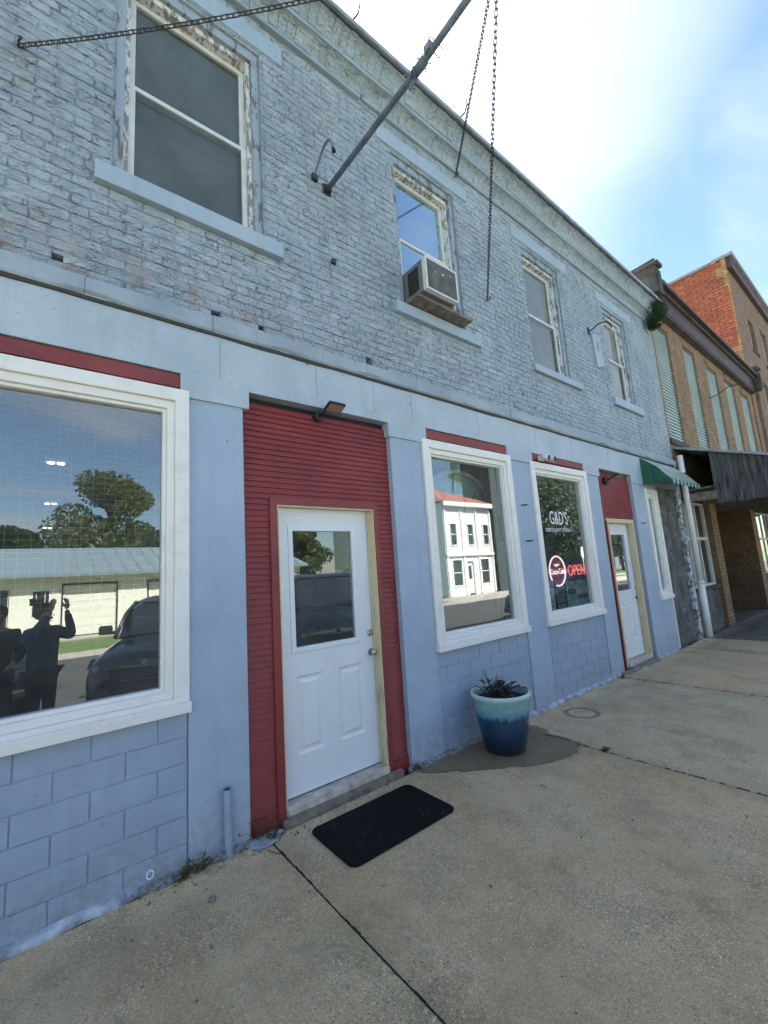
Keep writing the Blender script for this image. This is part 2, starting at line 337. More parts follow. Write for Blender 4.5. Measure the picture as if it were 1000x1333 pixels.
def plank():
    t = NT('grey_weathered_planks')
    f = t.rng(t.noise(22, 5, .6, v=t.map((1, 1, .12))), .35, .65)
    c = t.mix(f, (.022, .021, .02), (.13, .13, .13))
    t.P(Base_Color=c, Roughness=.85); t.bump(t.noise(40, 4, v=t.map((1, 1, .1))), .6, .005); return t.m
M['plank'] = plank()
def darkstucco():
    t = NT('dark_peeling_render')
    c = t.mix(t.rng(t.noise(3.2, 6, .7), .4, .62), (.055, .058, .06), (.15, .155, .155))
    c = t.mix(t.rng(t.noise(6.5, 6, .7, v=t.map(loc=(2, 5, 1))), .60, .66), c, (.27, .29, .32))
    t.P(Base_Color=c, Roughness=.8); t.bump(t.noise(20, 6, .7), .9, .012); return t.m
M['dstucco'] = darkstucco()
def peelblue():
    t = NT('flaking_pale_paint')
    c = t.mix(t.rng(t.noise(11, 6, .7), .47, .53), (.13, .14, .15), (.50, .54, .58))
    t.P(Base_Color=c, Roughness=.8); t.bump(t.noise(20, 5), .7, .006); return t.m
M['pbl'] = peelblue()
M['asphalt'] = simple('asphalt', (.055, .055, .054), .9, var=.25, scale=2, bump=.4, bscale=90)
M['grass'] = simple('lawn_green', (.085, .14, .035), .9, var=.4, scale=2.5, bump=.6)
M['gravel'] = simple('pale_gravel', (.34, .31, .26), .95, var=.3, bump=.6)
M['sidingw'] = simple('white_metal_siding', (.72, .71, .60), .5, var=.06)
M['whitewall'] = simple('white_painted_wall', (.76, .75, .71), .6, var=.08)
M['metalroof'] = simple('blue_grey_metal_roof', (.20, .26, .29), .4, .2, var=.12)
M['redroof'] = simple('red_metal_roof', (.34, .10, .07), .5, var=.12)
M['tank'] = simple('pale_green_tank_paint', (.34, .44, .40), .5)
M['greyroof'] = simple('grey_shingle_roof', (.20, .20, .20), .9)
M['housewall'] = simple('pale_house_wall', (.5, .5, .48), .8)
M['winblack'] = simple('dark_window_pane', (.03, .035, .038), .08, spec=1.)
def carp(name, c):
    t = NT(name); t.P(Base_Color=c, Roughness=.28, Metallic=.4); t.b.inputs['Coat Weight'].default_value = .8; return t.m
M['carA'] = carp('dark_grey_green_car_paint', (.035, .042, .042)); M['carB'] = carp('black_car_paint', (.014, .015, .018))
M['carC'] = carp('dark_blue_car_paint', (.012, .012, .035)); M['carglass'] = simple('car_window_glass', (.015, .018, .02), .04, spec=1.)
M['chrome'] = simple('chrome', (.6, .6, .6), .12, 1.)
M['lamp'] = simple('headlamp_lens', (.55, .56, .56), .1)
M['tyre'] = simple('tyre_rubber', (.018, .018, .018), .85)
M['skin'] = simple('skin', (.42, .25, .18), .5, var=.05)
M['denim'] = simple('blue_denim', (.035, .06, .13), .9, var=.3, bump=.3)
M['blackcloth'] = simple('black_cloth', (.016, .016, .02), .9)
M['jeans'] = simple('dark_jeans', (.014, .018, .03), .9)
M['hair'] = simple('brown_hair', (.07, .04, .025), .7, bump=.6)
M['shoe'] = simple('shoe', (.05, .045, .04), .7)
def emit(name, c, s):
    t = NT(name); t.P(Base_Color=tuple(x*.3 for x in c), Emission_Color=c, Emission_Strength=s); return t.m
M['eWhite'] = emit('ceiling_tube_glow', (1., .97, .9), 1.0)
M['eRed'] = emit('red_neon_glow', (1., .12, .08), .26); M['ePink'] = emit('pink_white_neon_glow', (.95, .75, .85), .30)
M['pRed'] = simple('deep_red_sign_face', (.38, .02, .06), .4); M['pBlue'] = simple('dark_blue_sign_face', (.035, .03, .22), .4)
M['pWhite'] = simple('white_poster_paper', (.80, .82, .84), .6, var=.05); M['pNRed'] = simple('notice_red_print', (.5, .05, .13), .6); M['pInk'] = simple('navy_print', (.03, .04, .09), .6)
def teal():
    t = NT('teal_poster_print'); n = t.noise(9, 4, .6, v=t.map((1, 1, 2.2)), dist=1.5)
    c = t.mix(t.rng(n, .4, .5), (.06, .28, .34), (.20, .50, .52)); c = t.mix(t.rng(n, .55, .6), c, (.65, .75, .70)); t.P(Base_Color=c, Roughness=.5); return t.m
M['pTeal'] = teal()
M['clock'] = simple('pale_teal_clock_face', (.36, .54, .54), .6, var=.05); M['clockrim'] = simple('white_clock_rim', (.72, .78, .78), .4)
M['sigw'] = simple('white_vinyl_lettering', (.8, .8, .8), .6, var=.02)
# ------------------------------------------------------------------ mesh helpers
class MB:
    def __init__(s): s.v = []; s.f = []; s.sm = []
    def add(s, vs, fs, smooth=False):
        n = len(s.v); s.v += [tuple(p) for p in vs]; s.f += [tuple(i+n for i in f) for f in fs]; s.sm += [smooth]*len(fs); return s
    def quad(s, a, b, c, d): return s.add([a, b, c, d], [(0, 1, 2, 3)])
    def box(s, x0, x1, y0, y1, z0, z1, j=0.):
        r = (lambda: random.uniform(-j, j)) if j else (lambda: 0)
        p = [(x+r(), y+r(), z+r()) for x in (x0, x1) for y in (y0, y1) for z in (z0, z1)]
        return s.add(p, [(0, 1, 3, 2), (4, 6, 7, 5), (0, 4, 5, 1), (2, 3, 7, 6), (0, 2, 6, 4), (1, 5, 7, 3)])
    def obox(s, c, ax, ay, az):   # oriented box, half-axis vectors
        c, ax, ay, az = map(Vector, (c, ax, ay, az)); p = [c+i*ax+j*ay+k*az for i in (-1, 1) for j in (-1, 1) for k in (-1, 1)]
        return s.add(p, [(0, 1, 3, 2), (4, 6, 7, 5), (0, 4, 5, 1), (2, 3, 7, 6), (0, 2, 6, 4), (1, 5, 7, 3)])
    def bar(s, a, b, w, h, upv=(0, 0, 1)):
        a, b = Vector(a), Vector(b); d = (b-a); l = d.length; d /= l; side = d.cross(Vector(upv))
        if side.length < 1e-4: side = d.cross(Vector((1, 0, 0)))
        side.normalize(); u = side.cross(d)
        return s.obox((a+b)/2, d*l/2, side*w/2, u*h/2)
    def ring(s, x0, x1, z0, z1, wl, y0, y1, wr=None, wt=None, wb=None):
        wr = wl if wr is None else wr; wt = wl if wt is None else wt; wb = wl if wb is None else wb
        o = [(x0, z0), (x1, z0), (x1, z1), (x0, z1)]; i = [(x0+wl, z0+wb), (x1-wr, z0+wb), (x1-wr, z1-wt), (x0+wl, z1-wt)]
        v = [(x, y0, z) for x, z in o]+[(x, y0, z) for x, z in i]+[(x, y1, z) for x, z in o]+[(x, y1, z) for x, z in i]; f = []
        for k in range(4):
            n = (k+1) % 4; f += [(k, n, 4+n, 4+k), (8+k, 12+k, 12+n, 8+n), (k, 8+k, 8+n, n), (4+k, 4+n, 12+n, 12+k)]
        return s.add(v, f)
    def tube(s, path, r, n=10, caps=True):
        P = [Vector(p) for p in path]; rs = r if isinstance(r, (list, tuple)) else [r]*len(P); vs = []; pu = None
        for i, p in enumerate(P):
            d = (P[min(i+1, len(P)-1)]-P[max(i-1, 0)]).normalized()
            if pu is None: pu = d.orthogonal().normalized()
            pu = (pu-d*pu.dot(d)); pu = pu.normalized() if pu.length > 1e-6 else d.orthogonal().normalized(); q = d.cross(pu)
            for k in range(n): a = 2*math.pi*k/n; vs.append(p+(pu*math.cos(a)+q*math.sin(a))*rs[i])
        fs = [(i*n+k, i*n+(k+1) % n, (i+1)*n+(k+1) % n, (i+1)*n+k) for i in range(len(P)-1) for k in range(n)]
        b = len(s.v); s.add(vs, fs, True)
        if caps: s.f += [tuple(b+k for k in reversed(range(n))), tuple(b+(len(P)-1)*n+k for k in range(n))]; s.sm += [False, False]
        return s
    def lathe(s, prof, c, n=40, smooth=True):
        vs = [(c[0]+r*math.cos(2*math.pi*k/n), c[1]+r*math.sin(2*math.pi*k/n), c[2]+z) for r, z in prof for k in range(n)]
        return s.add(vs, [(i*n+k, i*n+(k+1) % n, (i+1)*n+(k+1) % n, (i+1)*n+k) for i in range(len(prof)-1) for k in range(n)], smooth)
    def disc(s, c, r, nrm, n=24):
        c = Vector(c); nrm = Vector(nrm).normalized(); a = nrm.orthogonal().normalized(); b = nrm.cross(a)
        return s.add([c+(a*math.cos(2*math.pi*k/n)+b*math.sin(2*math.pi*k/n))*r for k in range(n)], [tuple(range(n))])
    def mesh(s, name, mat):
        me = bpy.data.meshes.new(name); me.from_pydata(s.v, [], s.f)
        if any(s.sm): me.polygons.foreach_set('use_smooth', s.sm)
        me.materials.append(mat); me.update(); return me
    def build(s, name, mat, parent=None, bev=0., **tags):
        me = s.mesh(name, M[mat] if isinstance(mat, str) else mat)
        return link(name, me, parent, bev, **tags)
def link(name, me, parent=None, bev=0., **tags):
    o = bpy.data.objects.new(name, me); col.objects.link(o)
    if parent is not None: o.parent = parent
    if bev:
        b = o.modifiers.new('bevel', 'BEVEL'); b.width = bev; b.segments = 2; b.limit_method = 'ANGLE'; b.angle_limit = R(40)
    tag(o, **tags); return o
def tag(o, label=None, cat=None, group=None, kind=None):
    for k, v in (('label', label), ('category', cat), ('group', group), ('kind', kind)):
        if v: o[k] = v
    return o
def empty(name, loc=(0, 0, 0), **tags):
    # children keep world coordinates: the empty stands at the thing's base, children are offset by its inverse
    o = bpy.data.objects.new(name, None); o.location = loc; o.empty_display_size = .1; col.objects.link(o); tag(o, **tags); return o
def fix_parents():   # every object is built in world coordinates: cancel its parent's own transform
    for o in bpy.data.objects:
        if o.parent is not None: o.matrix_parent_inverse = basis(o.parent).inverted()
def basis(o):
    q = o.rotation_quaternion if o.rotation_mode == 'QUATERNION' else o.rotation_euler.to_quaternion()
    return Matrix.LocRotScale(o.location, q, o.scale)
def wall(mb, x0, x1, z0, z1, holes, y0, y1):
    X = sorted({x0, x1, *[h[0] for h in holes], *[h[1] for h in holes]}); X = [x for x in X if x0 <= x <= x1]
    Z = sorted({z0, z1, *[h[2] for h in holes], *[h[3] for h in holes]}); Z = [z for z in Z if z0 <= z <= z1]
    def solid(i, k):
        if i < 0 or k < 0 or i >= len(X)-1 or k >= len(Z)-1: return False
        cx, cz = (X[i]+X[i+1])/2, (Z[k]+Z[k+1])/2
        return not any(h[0] < cx < h[1] and h[2] < cz < h[3] for h in holes)
    for i in range(len(X)-1):
        for k in range(len(Z)-1):
            if not solid(i, k): continue
            a, b, c, d = X[i], X[i+1], Z[k], Z[k+1]
            mb.quad((a, y0, c), (b, y0, c), (b, y0, d), (a, y0, d)); mb.quad((b, y1, c), (a, y1, c), (a, y1, d), (b, y1, d))
            if not solid(i-1, k): mb.quad((a, y1, c), (a, y0, c), (a, y0, d), (a, y1, d))
            if not solid(i+1, k): mb.quad((b, y0, c), (b, y1, c), (b, y1, d), (b, y0, d))
            if not solid(i, k-1): mb.quad((a, y1, c), (b, y1, c), (b, y0, c), (a, y0, c))
            if not solid(i, k+1): mb.quad((a, y0, d), (b, y0, d), (b, y1, d), (a, y1, d))
    return mb
def text(s, size, loc, name, mat, parent=None, depth=.002, sx=1., align='CENTER'):
    cu = bpy.data.curves.new('t', 'FONT'); cu.body = s; cu.size = size; cu.extrude = depth; cu.align_x = align; cu.align_y = 'CENTER'
    o = bpy.data.objects.new('t', cu); col.objects.link(o)
    dg = bpy.context.evaluated_depsgraph_get(); me = bpy.data.meshes.new_from_object(o.evaluated_get(dg))
    bpy.data.objects.remove(o); me.materials.clear(); me.materials.append(M[mat])
    me.transform(Matrix.Translation(loc) @ Matrix.Rotation(R(90), 4, 'X') @ Matrix.Diagonal((sx, 1, 1, 1)))
    return link(name, me, parent)
# ------------------------------------------------------------------ ground
mb = MB(); mb.quad((-900, -900, -.16), (900, -900, -.16), (900, 900, -.16), (-900, 900, -.16)); mb.build('ground', 'grass', kind='structure')
mb = MB(); mb.box(-60, 90, -12.5, -3.72, -.30, -.12); mb.build('road', 'asphalt', kind='structure')
mb = MB(); mb.box(-60, 90, -13.9, -12.5, -.30, -.10); mb.box(18, 60, -16.3, -13.9, -.3, -.09); mb.build('far_pavement', 'gravel', kind='structure')
mb = MB(); mb.box(-60, 90, -20.4, -18.9, -.30, -.11); mb.build('gravel_drive', 'gravel', kind='structure')
side = MB().box(-12, 60, -3.56, .3, -.30, -.10).build('sidewalk', 'soil', kind='structure')
kerb = MB().box(-60, 90, -3.72, -3.565, -.30, .0).build('kerb', 'conc', None, .015, kind='structure')
def slab(x0, x1, y0, y1, mat='conc', dz=0.):
    g = .005; j = random.uniform(-.002, .002)+dz; mb = MB()
    x0 += g; x1 -= g; y0 += g; y1 -= g; nx = max(2, int((x1-x0)/.25)); ny = max(2, int((y1-y0)/.25))
    vs = []; fs = []
    for i in range(nx+1):
        for k in range(ny+1):
            x = x0+(x1-x0)*i/nx; y = y0+(y1-y0)*k/ny
            ex = random.uniform(-.002, .002)
            e = (i in (0, nx)) or (k in (0, ny))
            vs.append((x+(ex if i in (0, nx) else 0), y+(ex if k in (0, ny) else 0), j+noise.noise((x*.8, y*.8, 0))*.004-(.004 if e else 0)))
    for i in range(nx):
        for k in range(ny): a = i*(ny+1)+k; fs.append((a, a+ny+1, a+ny+2, a+1))
    n = len(vs); vs += [(x0, y0, -.11), (x1, y0, -.11), (x1, y1, -.11), (x0, y1, -.11)]
    b0 = [i*(ny+1) for i in range(nx+1)]; fs.append(tuple(b0+[n+1, n])); b1 = [i*(ny+1)+ny for i in range(nx+1)]; fs.append(tuple(list(reversed(b1))+[n+3, n+2]))
    fs.append(tuple(list(reversed(range(ny+1)))+[n, n+3])); fs.append(tuple([nx*(ny+1)+k for k in range(ny+1)]+[n+2, n+1]))
    mb.add(vs, fs, True); return mb.build('slab', mat, side)
xs = [-6.7, -4.1, -1.42, 1.26, 4.0, 6.62, 9.3, 10.55]
for a, b in zip(xs[:-1], xs[1:]):
    mm = 'concB' if a in (4.0, 9.3, -4.1) else 'conc'; slab(a, b, -2.72, -.035, mm); slab(a, b, -3.56, -2.72, mm)
for a, b in zip([10.55, 12.7, 15.3, 18, 20.6, 23.4, 26.3], [12.7, 15.3, 18, 20.6, 23.4, 26.3, 30]):
    slab(a, b, -1.75, -.03, 'conc2', -.006); slab(a, b, -3.56, -1.75, 'conc2', -.006)
# wet patch round the planter
def blob(name, pts, z, mat, sub=4, jit=.015, **tags):
    out = []
    n = len(pts)
    for i in range(n):
        p0, p1, p2, p3 = [Vector(pts[(i+k-1) % n]) for k in range(4)]
        for s in range(sub):
            t = s/sub; q = .5*((2*p1)+(p2-p0)*t+(2*p0-5*p1+4*p2-p3)*t*t+(3*p1-p0-3*p2+p3)*t**3)
            out.append((q.x+random.uniform(-jit, jit), q.y+random.uniform(-jit, jit), z))
    c = (sum(p[0] for p in out)/len(out), sum(p[1] for p in out)/len(out), z+.0005)
    k = len(out); return MB().add(out+[c], [(i, (i+1) % k, k) for i in range(k)]).build(name, mat, **tags)
blob('puddle', [(2.66, -.06), (2.72, -.22), (2.95, -.42), (3.22, -.62), (3.55, -.80), (3.85, -.83), (3.99, -.72), (4.06, -.45), (4.14, -.24), (4.05, -.06), (3.3, -.05)], .0065, 'wet', 6, .022, kind='structure', label='dark wet patch on the concrete spreading from under the blue flower pot')
# ------------------------------------------------------------------ main building
B1 = empty('painted_brick_building', (4, 0, 0), label='two storey shop building of peeling blue-grey painted brick with red door surrounds', cat='building')
XL, XR = -2.6, 10.46
UP = [(.28, 1.37, 4.53, 6.40), (2.90, 3.93, 4.50, 6.40), (5.40, 6.43, 4.49, 6.40), (7.97, 8.94, 4.55, 6.36)]
W1 = (-1.5, .77, .92, 3.045)
LOW = [W1, (1.155, 2.597, -.1, 3.10), (3.01, 4.52, .92, 3.045), (4.955, 6.45, .92, 3.03), (6.87, 8.13, -.1, 3.10), (8.64, 9.2, .92, 2.93)]
holesmall = [(-.02, .04, 3.735, 3.785), (.93, 1.0, 3.70, 3.75), (2.37, 2.45, 3.70, 3.77), (5.0, 5.05, 3.95, 4.0), (1.30, 1.35, 3.70, 3.74)]
# brick backing
wall(MB(), XL, XR, 3.60, 7.0, UP+holesmall, .0085, .30).build('wall_backing', 'brick', B1)
# stucco lower wall: pilasters, recessed spandrels are blocks
for a, b in ((XL, -1.5), (.77, 1.155), (2.597, 3.0), (4.52, 4.95), (6.45, 6.87)): wall(MB(), a, b, -.1, 3.04, [], 0, .30).build('pilaster', 'stucco', B1)
wall(MB(), 8.13, 9.215, -.1, 3.04, [LOW[5]], 0, .30).build('pilaster', 'stucco', B1)
notches = [(W1[0], .715, 3.0, 3.168), (1.20, 2.575, 3.0, 3.135), (3.08, 4.47, 3.0, 3.165), (5.02, 6.39, 3.0, 3.15), (6.90, 8.10, 3.0, 3.13)]
mb = MB(); wall(mb, XL, 9.23, 3.0, 3.56, notches+[(XL-1, W1[0], 2.9, 3.045)], -.018, .30)
wallbeam = mb.build('lintel_beam', 'beam', B1)
# jambs of beam soffits, vertical seams in the beam
mb = MB()
for x in (.985, 1.80, 2.42, 2.9, 3.95, 5.15, 6.10, 7.3):
    mb.box(x-.003, x+.003, -.021, -.017, 3.19+random.random()*.05, 3.50, .002)
mb.build('beam_seams', 'ledge', B1)
for n, (a, b) in enumerate(((W1[0], .713), (3.085, 4.465), (5.03, 6.385))):
    MB().box(a, b, -.006, .05, 3.062, 3.160, .001).build('header_board', 'red2', B1, .004)
# dark gaps over the door panels
MB().box(1.17, 2.585, .085, .28, 3.05, 3.14).build('shadow_gap_board', 'black', B1); MB().box(6.88, 8.12, .085, .28, 3.05, 3.14).build('shadow_gap_board', 'crevice', B1)
# ledge in lengths with a broken lower edge
cuts = [XL, -.9, .152, .93, 1.26, 2.34, 3.35, 4.6, 5.9, 7.2, 8.62, 10.46]
for a, b in zip(cuts[:-1], cuts[1:]):
    n = max(4, int((b-a)/.05)); vs = []; fs = []
    pj = random.uniform(-.055, -.04); zt = 3.662+random.uniform(-.006, .006)
    for i in range(n+1):
        x = a+.002+(b-a-.004)*i/n
        br = max(0, noise.noise((x*2.3, 0, 3))*.06)+max(0, noise.noise((x*9, 2, 3))*.012)
        zb = 3.535+br*.9
        yf = pj+noise.noise((x*3, 5, 0))*.005
        vs += [(x, -.016, zt+.006), (x, yf+.004, zt), (x, yf, zt-.012), (x, yf+.001, zb+.02), (x, yf+.014+br*.3, zb), (x, -.016, zb-.004)]
    for i in range(n):
        for k in range(5): q = i*6+k; fs.append((q, q+1, q+7, q+6))
    fs += [tuple(range(6)), tuple(n*6+k for k in reversed(range(6)))]
    MB().add(vs, fs).build('ledge_course', 'ledge', B1)
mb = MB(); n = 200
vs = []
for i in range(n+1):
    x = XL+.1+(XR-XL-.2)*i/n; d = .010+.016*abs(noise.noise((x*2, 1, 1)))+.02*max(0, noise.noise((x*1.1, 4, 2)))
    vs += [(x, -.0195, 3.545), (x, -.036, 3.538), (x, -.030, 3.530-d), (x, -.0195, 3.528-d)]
mb.add(vs, [(i*4+k, i*4+k+1, i*4+k+5, i*4+k+4) for i in range(n) for k in range(3)]); mb.build('ledge_shadow_strip', 'crevice', B1)  # dark strip modelled as the shadow under the ledge
# bricks
CH = .0725; bl = .205; jt = .0065
def brick_geo(w, h, d=.03, rs=None):
    g = rs or random
    vs = []; nx = 4 if w > .12 else 2; e = .004
    rowz = [0, e*1.2, h*.5, h-e*1.2, h]; colx = [0, e*1.5]+[w*k/nx for k in range(1, nx)]+[w-e*1.5, w]
    for z in rowz:
        for x in colx:
            ed = (x in (0, w)) or (z in (0, h))
            vs.append((x+g.uniform(-.003, .003), (.0065 if ed else 0)+g.uniform(-.0032, .0032), z+g.uniform(-.0028, .0028)))
    nc = len(colx); fs = [(r*nc+c, r*nc+c+1, (r+1)*nc+c+1, (r+1)*nc+c) for r in range(4) for c in range(nc-1)]
    b = len(vs); vs += [(0, d, 0), (w, d, 0), (w, d, h), (0, d, h)]
    fs += [tuple([nc-1-i for i in range(nc)]+[b, b+1])[:], tuple([4*nc+i for i in range(nc)]+[b+2, b+3]), tuple([r*nc for r in range(5)]+[b+3, b]), tuple([r*nc+nc-1 for r in reversed(range(5))]+[b+1, b+2])]
    return vs, fs
variants = [MB().add(*brick_geo(bl-jt, CH-jt)).mesh('brick', M['brick']) for _ in range(14)]
Mrow = [Vector(r) for r in ROWS]
def px(p):
    d = Vector(p)-CAM; z = d.dot(Mrow[2])
    if z <= .1: return None
    return 500+558.15*d.dot(Mrow[0])/z, 666.5+558.15*d.dot(Mrow[1])/z, z
lst = []
nrows = int((6.80-3.665)/CH)
for r in range(nrows):
    z = 3.668+r*CH; hdr = (r % 7 == 4); L_ = .105 if hdr else bl; x = XL+(0 if r % 2 else -L_/2)
    while x < XR-.02:
        segs = [(max(x, XL), min(x+L_-jt, XR))]
        for h in UP+holesmall:
            if z+CH*.6 > h[2] and z+CH*.4 < h[3]:
                ns = []
                for a, b in segs:
                    if b <= h[0] or a >= h[1]: ns.append((a, b)); continue
                    if a < h[0]-.02: ns.append((a, h[0]))
                    if b > h[1]+.02: ns.append((h[1], b))
                segs = ns
        for a, b in segs:
            if b-a > .015: lst.append((a, b, z, abs(b-a-(bl-jt)) < 1e-6))
        x += L_
def score(q):
    p = px(((q[0]+q[1])/2, 0, q[2]+CH/2))
    if p is None or not (5 < p[0] < 995 and 5 < p[1] < 1328): return 0
    if any(h[0]-.01 < (q[0]+q[1])/2 < h[1]+.01 and h[2]-.15 < q[2] < h[3]+.25 for h in UP): return 0.01
    return (q[1]-q[0])*abs((Vector(((q[0]+q[1])/2, 0, q[2]))-CAM).normalized().y)/p[2]**2
lst.sort(key=score, reverse=True)
rest = MB()
for i, (a, b, z, full) in enumerate(lst):
    y = random.uniform(-.004, .003); 
    if i < 300:
        if full: me = random.choice(variants)
        else: me = MB().add(*brick_geo(b-a, CH-jt)).mesh('brick', M['brick'])
        o = link('brick', me, B1); o.location = (a, y, z); o.rotation_euler = (random.uniform(-.01, .01), random.uniform(-.004, .004), random.uniform(-.006, .006))
    else:
        vs, fs = brick_geo(b-a, CH-jt); rest.add([(v[0]+a, v[1]+y, v[2]+z) for v in vs], fs)
rest.build('brickwork', 'brick', B1, kind='stuff')
# cornice: profile courses and two rows of curved ribs
MB().box(XL, 2.48, -.050, .02, 6.725, 6.765, 0).build('string_course', 'ledge', B1, .006)
MB().box(2.52, XR, -.036, .02, 6.755, 6.795, 0).build('string_course', 'ledge', B1, .006)
MB().box(XL, XR, -.148, .02, 6.925, 6.975).build('cornice_fillet', 'ledge', B1, .006)
MB().box(XL, XR, .0, .30, 6.80, 7.165).build('cornice_core', 'crevice', B1)
MB().box(XL-.02, XR+.0, -.315, .34, 7.140, 7.195).build('parapet_flashing', 'galv', B1, .005)
MB().box(XL-.02, XR+.0, -.285, .30, 7.120, 7.138).build('cornice_bed_board', 'crevice', B1)
def rib(y0, z0, y1, z1, wdt, cc):
    mb = MB(); n = 5; vs = []
    for i in range(n+1):
        t = i/n; a = t*math.pi/2
        y = y0+(y1-y0)*(1-math.cos(a)); z = z0+(z1-z0)*math.sin(a)
        vs += [(0, y+.003, z), (.006, y, z), (wdt-.006, y, z), (wdt, y+.003, z)]
    fs = [(i*4+k, i*4+k+1, i*4+k+5, i*4+k+4) for i in range(n) for k in range(3)]
    b = len(vs); vs += [(0, .02, z0), (wdt, .02, z0), (0, .02, z1), (wdt, .02, z1)]
    fs += [tuple([i*4 for i in range(n+1)]+[b+2, b]), tuple([i*4+3 for i in reversed(range(n+1))]+[b+1, b+3]), (0, b, b+1, 3), (n*4, n*4+3, b+3, b+2)]
    return mb.add(vs, fs).mesh(cc, M['brick'])
def ribrow(y0, z0, y1, z1, pitch):
    me = [rib(y0, z0+random.uniform(-.003, .003), y1, z1, pitch-random.uniform(.001, .005), 'cornice_brick') for _ in range(6)]
    k = int((XR-XL)/pitch)
    for i in range(k):
        o = link('cornice_brick', random.choice(me), B1); o.location = (XL+.01+i*pitch, random.uniform(-.005, .005), 0)
ribrow(-.03, 6.798, -.135, 6.925, .088); ribrow(-.15, 6.976, -.272, 7.120, .088)
# concrete blocks below the display windows
def blocks(x0, x1, ph, ztop=.915):
    rows = 6; h = ztop/rows; P_ = .335
    for r in range(rows):
        z = r*h; x = x0-P_+((ph+(P_/2 if r % 2 else 0)) % P_)
        while x < x1:
            a, b = max(x, x0), min(x+P_, x1)
            if b-a > .015:
                g = .0030; o = MB().box(a+g, b-g, random.uniform(.008, .011), .2, z+g, z+h-g).build('concrete_block', 'block', B1, .0035)
            x += P_
    MB().box(x0, x1, .0165, .19, -.1, ztop).build('block_joint', 'block', B1)
blocks(W1[0], .768, .095+1.5-.0); blocks(3.002, 4.518, .13); blocks(4.952, 6.448, .2)
# foundation residue along the wall base
def strip(x0, x1, y0, y1, z, mat, nm, jit=.012, step=.035):
    n = int((x1-x0)/step); vs = []
    for i in range(n+1):
        x = x0+(x1-x0)*i/n; k = noise.noise((x*6, 1, y0))
        taper = min(1, i/3, (n-i)/3); yo = y1+(y0-y1)*taper*(.75+.5*k)
        vs += [(x, y1, z+.012+abs(noise.noise((x*20, 0, 0)))*.01), (x, (y1+yo)/2, z+.008+noise.noise((x*15, 2, 0))*.006), (x, yo+random.uniform(-jit, jit)*.5, z-.004), (x, yo, z-.03)]
    return MB().add(vs, [(i*4+k, i*4+4+k, i*4+5+k, i*4+k+1) for i in range(n) for k in range(3)]).build(nm, mat, B1)
strip(-2.5, .52, -.05, .012, .02, 'chip', 'foundation_paint_strip'); strip(.45, 1.17, -.07, .004, .012, 'grit', 'foundation_rubble')
strip(2.55, 3.9, -.07, .004, .010, 'grit', 'foundation_rubble'); strip(3.75, 6.75, -.055, .010, .018, 'chip', 'foundation_paint_strip'); strip(8.1, 9.2, -.06, .0, .018, 'chip', 'foundation_paint_strip')
strip(6.7, 8.15, -.10, .0, .008, 'grit', 'foundation_rubble')
# ---- display windows
def display(x0, x1, z0, z1, name='display_window', lab=None):
    f = MB().ring(x0, x1, z0+.06, z1, .088, -.028, .10, wb=.03).build(name, 'white', B1, .004)
    if lab: f['label'] = lab
    xi0, xi1, zi0, zi1 = x0+.0885, x1-.0885, z0+.0905, z1-.0885
    MB().ring(xi0, xi1, zi0, zi1, .046, -.004, .099, wb=.045, wt=.055).build('inner_frame', 'white', f, .004)
    MB().ring(xi0+.0465, xi1-.0465, zi0+.0455, zi1-.0555, .022, .018, .098).build('glazing_bead', 'white', f, .003)
    MB().box(x0-.008, x1+.008, -.050, .10, z0-.004, z0+.0595).build('sill', 'white', f, .004)
    MB().quad((xi0+.06, .055, zi0+.055), (xi1-.06, .055, zi0+.055), (xi1-.06, .055, zi1-.07), (xi0+.06, .055, zi1-.07)).build('pane', 'glass', f)
    return f
wd1 = display(*W1, lab='large display window reflecting trees and cars'); wd2 = display(*LOW[2]); wd3 = display(*LOW[3], lab='display window with shop lettering and neon signs'); wd4 = display(8.64, 9.2, .92, 2.93, lab='narrow display window')
text("G&D'S", .26, (5.62, .049, 2.29), 'lettering', 'sigw', wd3, .001, .66); text('DISCOUNT STORE', .068, (5.58, .049, 2.13), 'lettering', 'sigw', wd3, .001, 1.12)
# ---- siding bays
def siding(x0, x1, z0, z1, y, h=.0445, cut=None, parts=True):
    n = int(round((z1-z0)/h)); h = (z1-z0)/n; J = MB()
    for i in range(n):
        z = z0+i*h
        for a, b in ([(x0, x1)] if not cut or z > cut[2]-.01 else [(x0, cut[0]), (cut[1], x1)]):
            j = random.uniform(-.0015, .0015); w1 = random.uniform(-.001, .001)
            vs = [(a, y-.012+j, z+w1), (a, y-.002, z+h-.001), (a, y+.012, z+h-.001), (a, y+.012, z), (b, y-.012-j, z-w1), (b, y-.002, z+h-.001), (b, y+.012, z+h-.001), (b, y+.012, z)]
            fs = [(0, 1, 2, 3), (7, 6, 5, 4), (0, 4, 5, 1), (0, 3, 7, 4), (1, 5, 6, 2)]
            if parts: MB().add(vs, fs).build('siding_board', 'red', B1)
            else: J.add(vs, fs)
    if not parts: J.build('siding_boards', 'red', B1, kind='stuff')
    zc = z1-.0001; 
    mb = MB()
    if cut: wall(mb, x0, x1, z0, z1, [(cut[0]+.03, cut[1]-.03, z0-1, cut[2]-.03)], y+.013, .24)
    mb.build('siding_backing', 'crevice', B1)
siding(1.157, 2.595, .10, 3.085, .062, cut=(1.372, 2.418, 2.335)); siding(6.872, 8.128, .08, 3.11, .062, cut=(7.01, 8.06, 2.325), parts=False)
mb = MB()
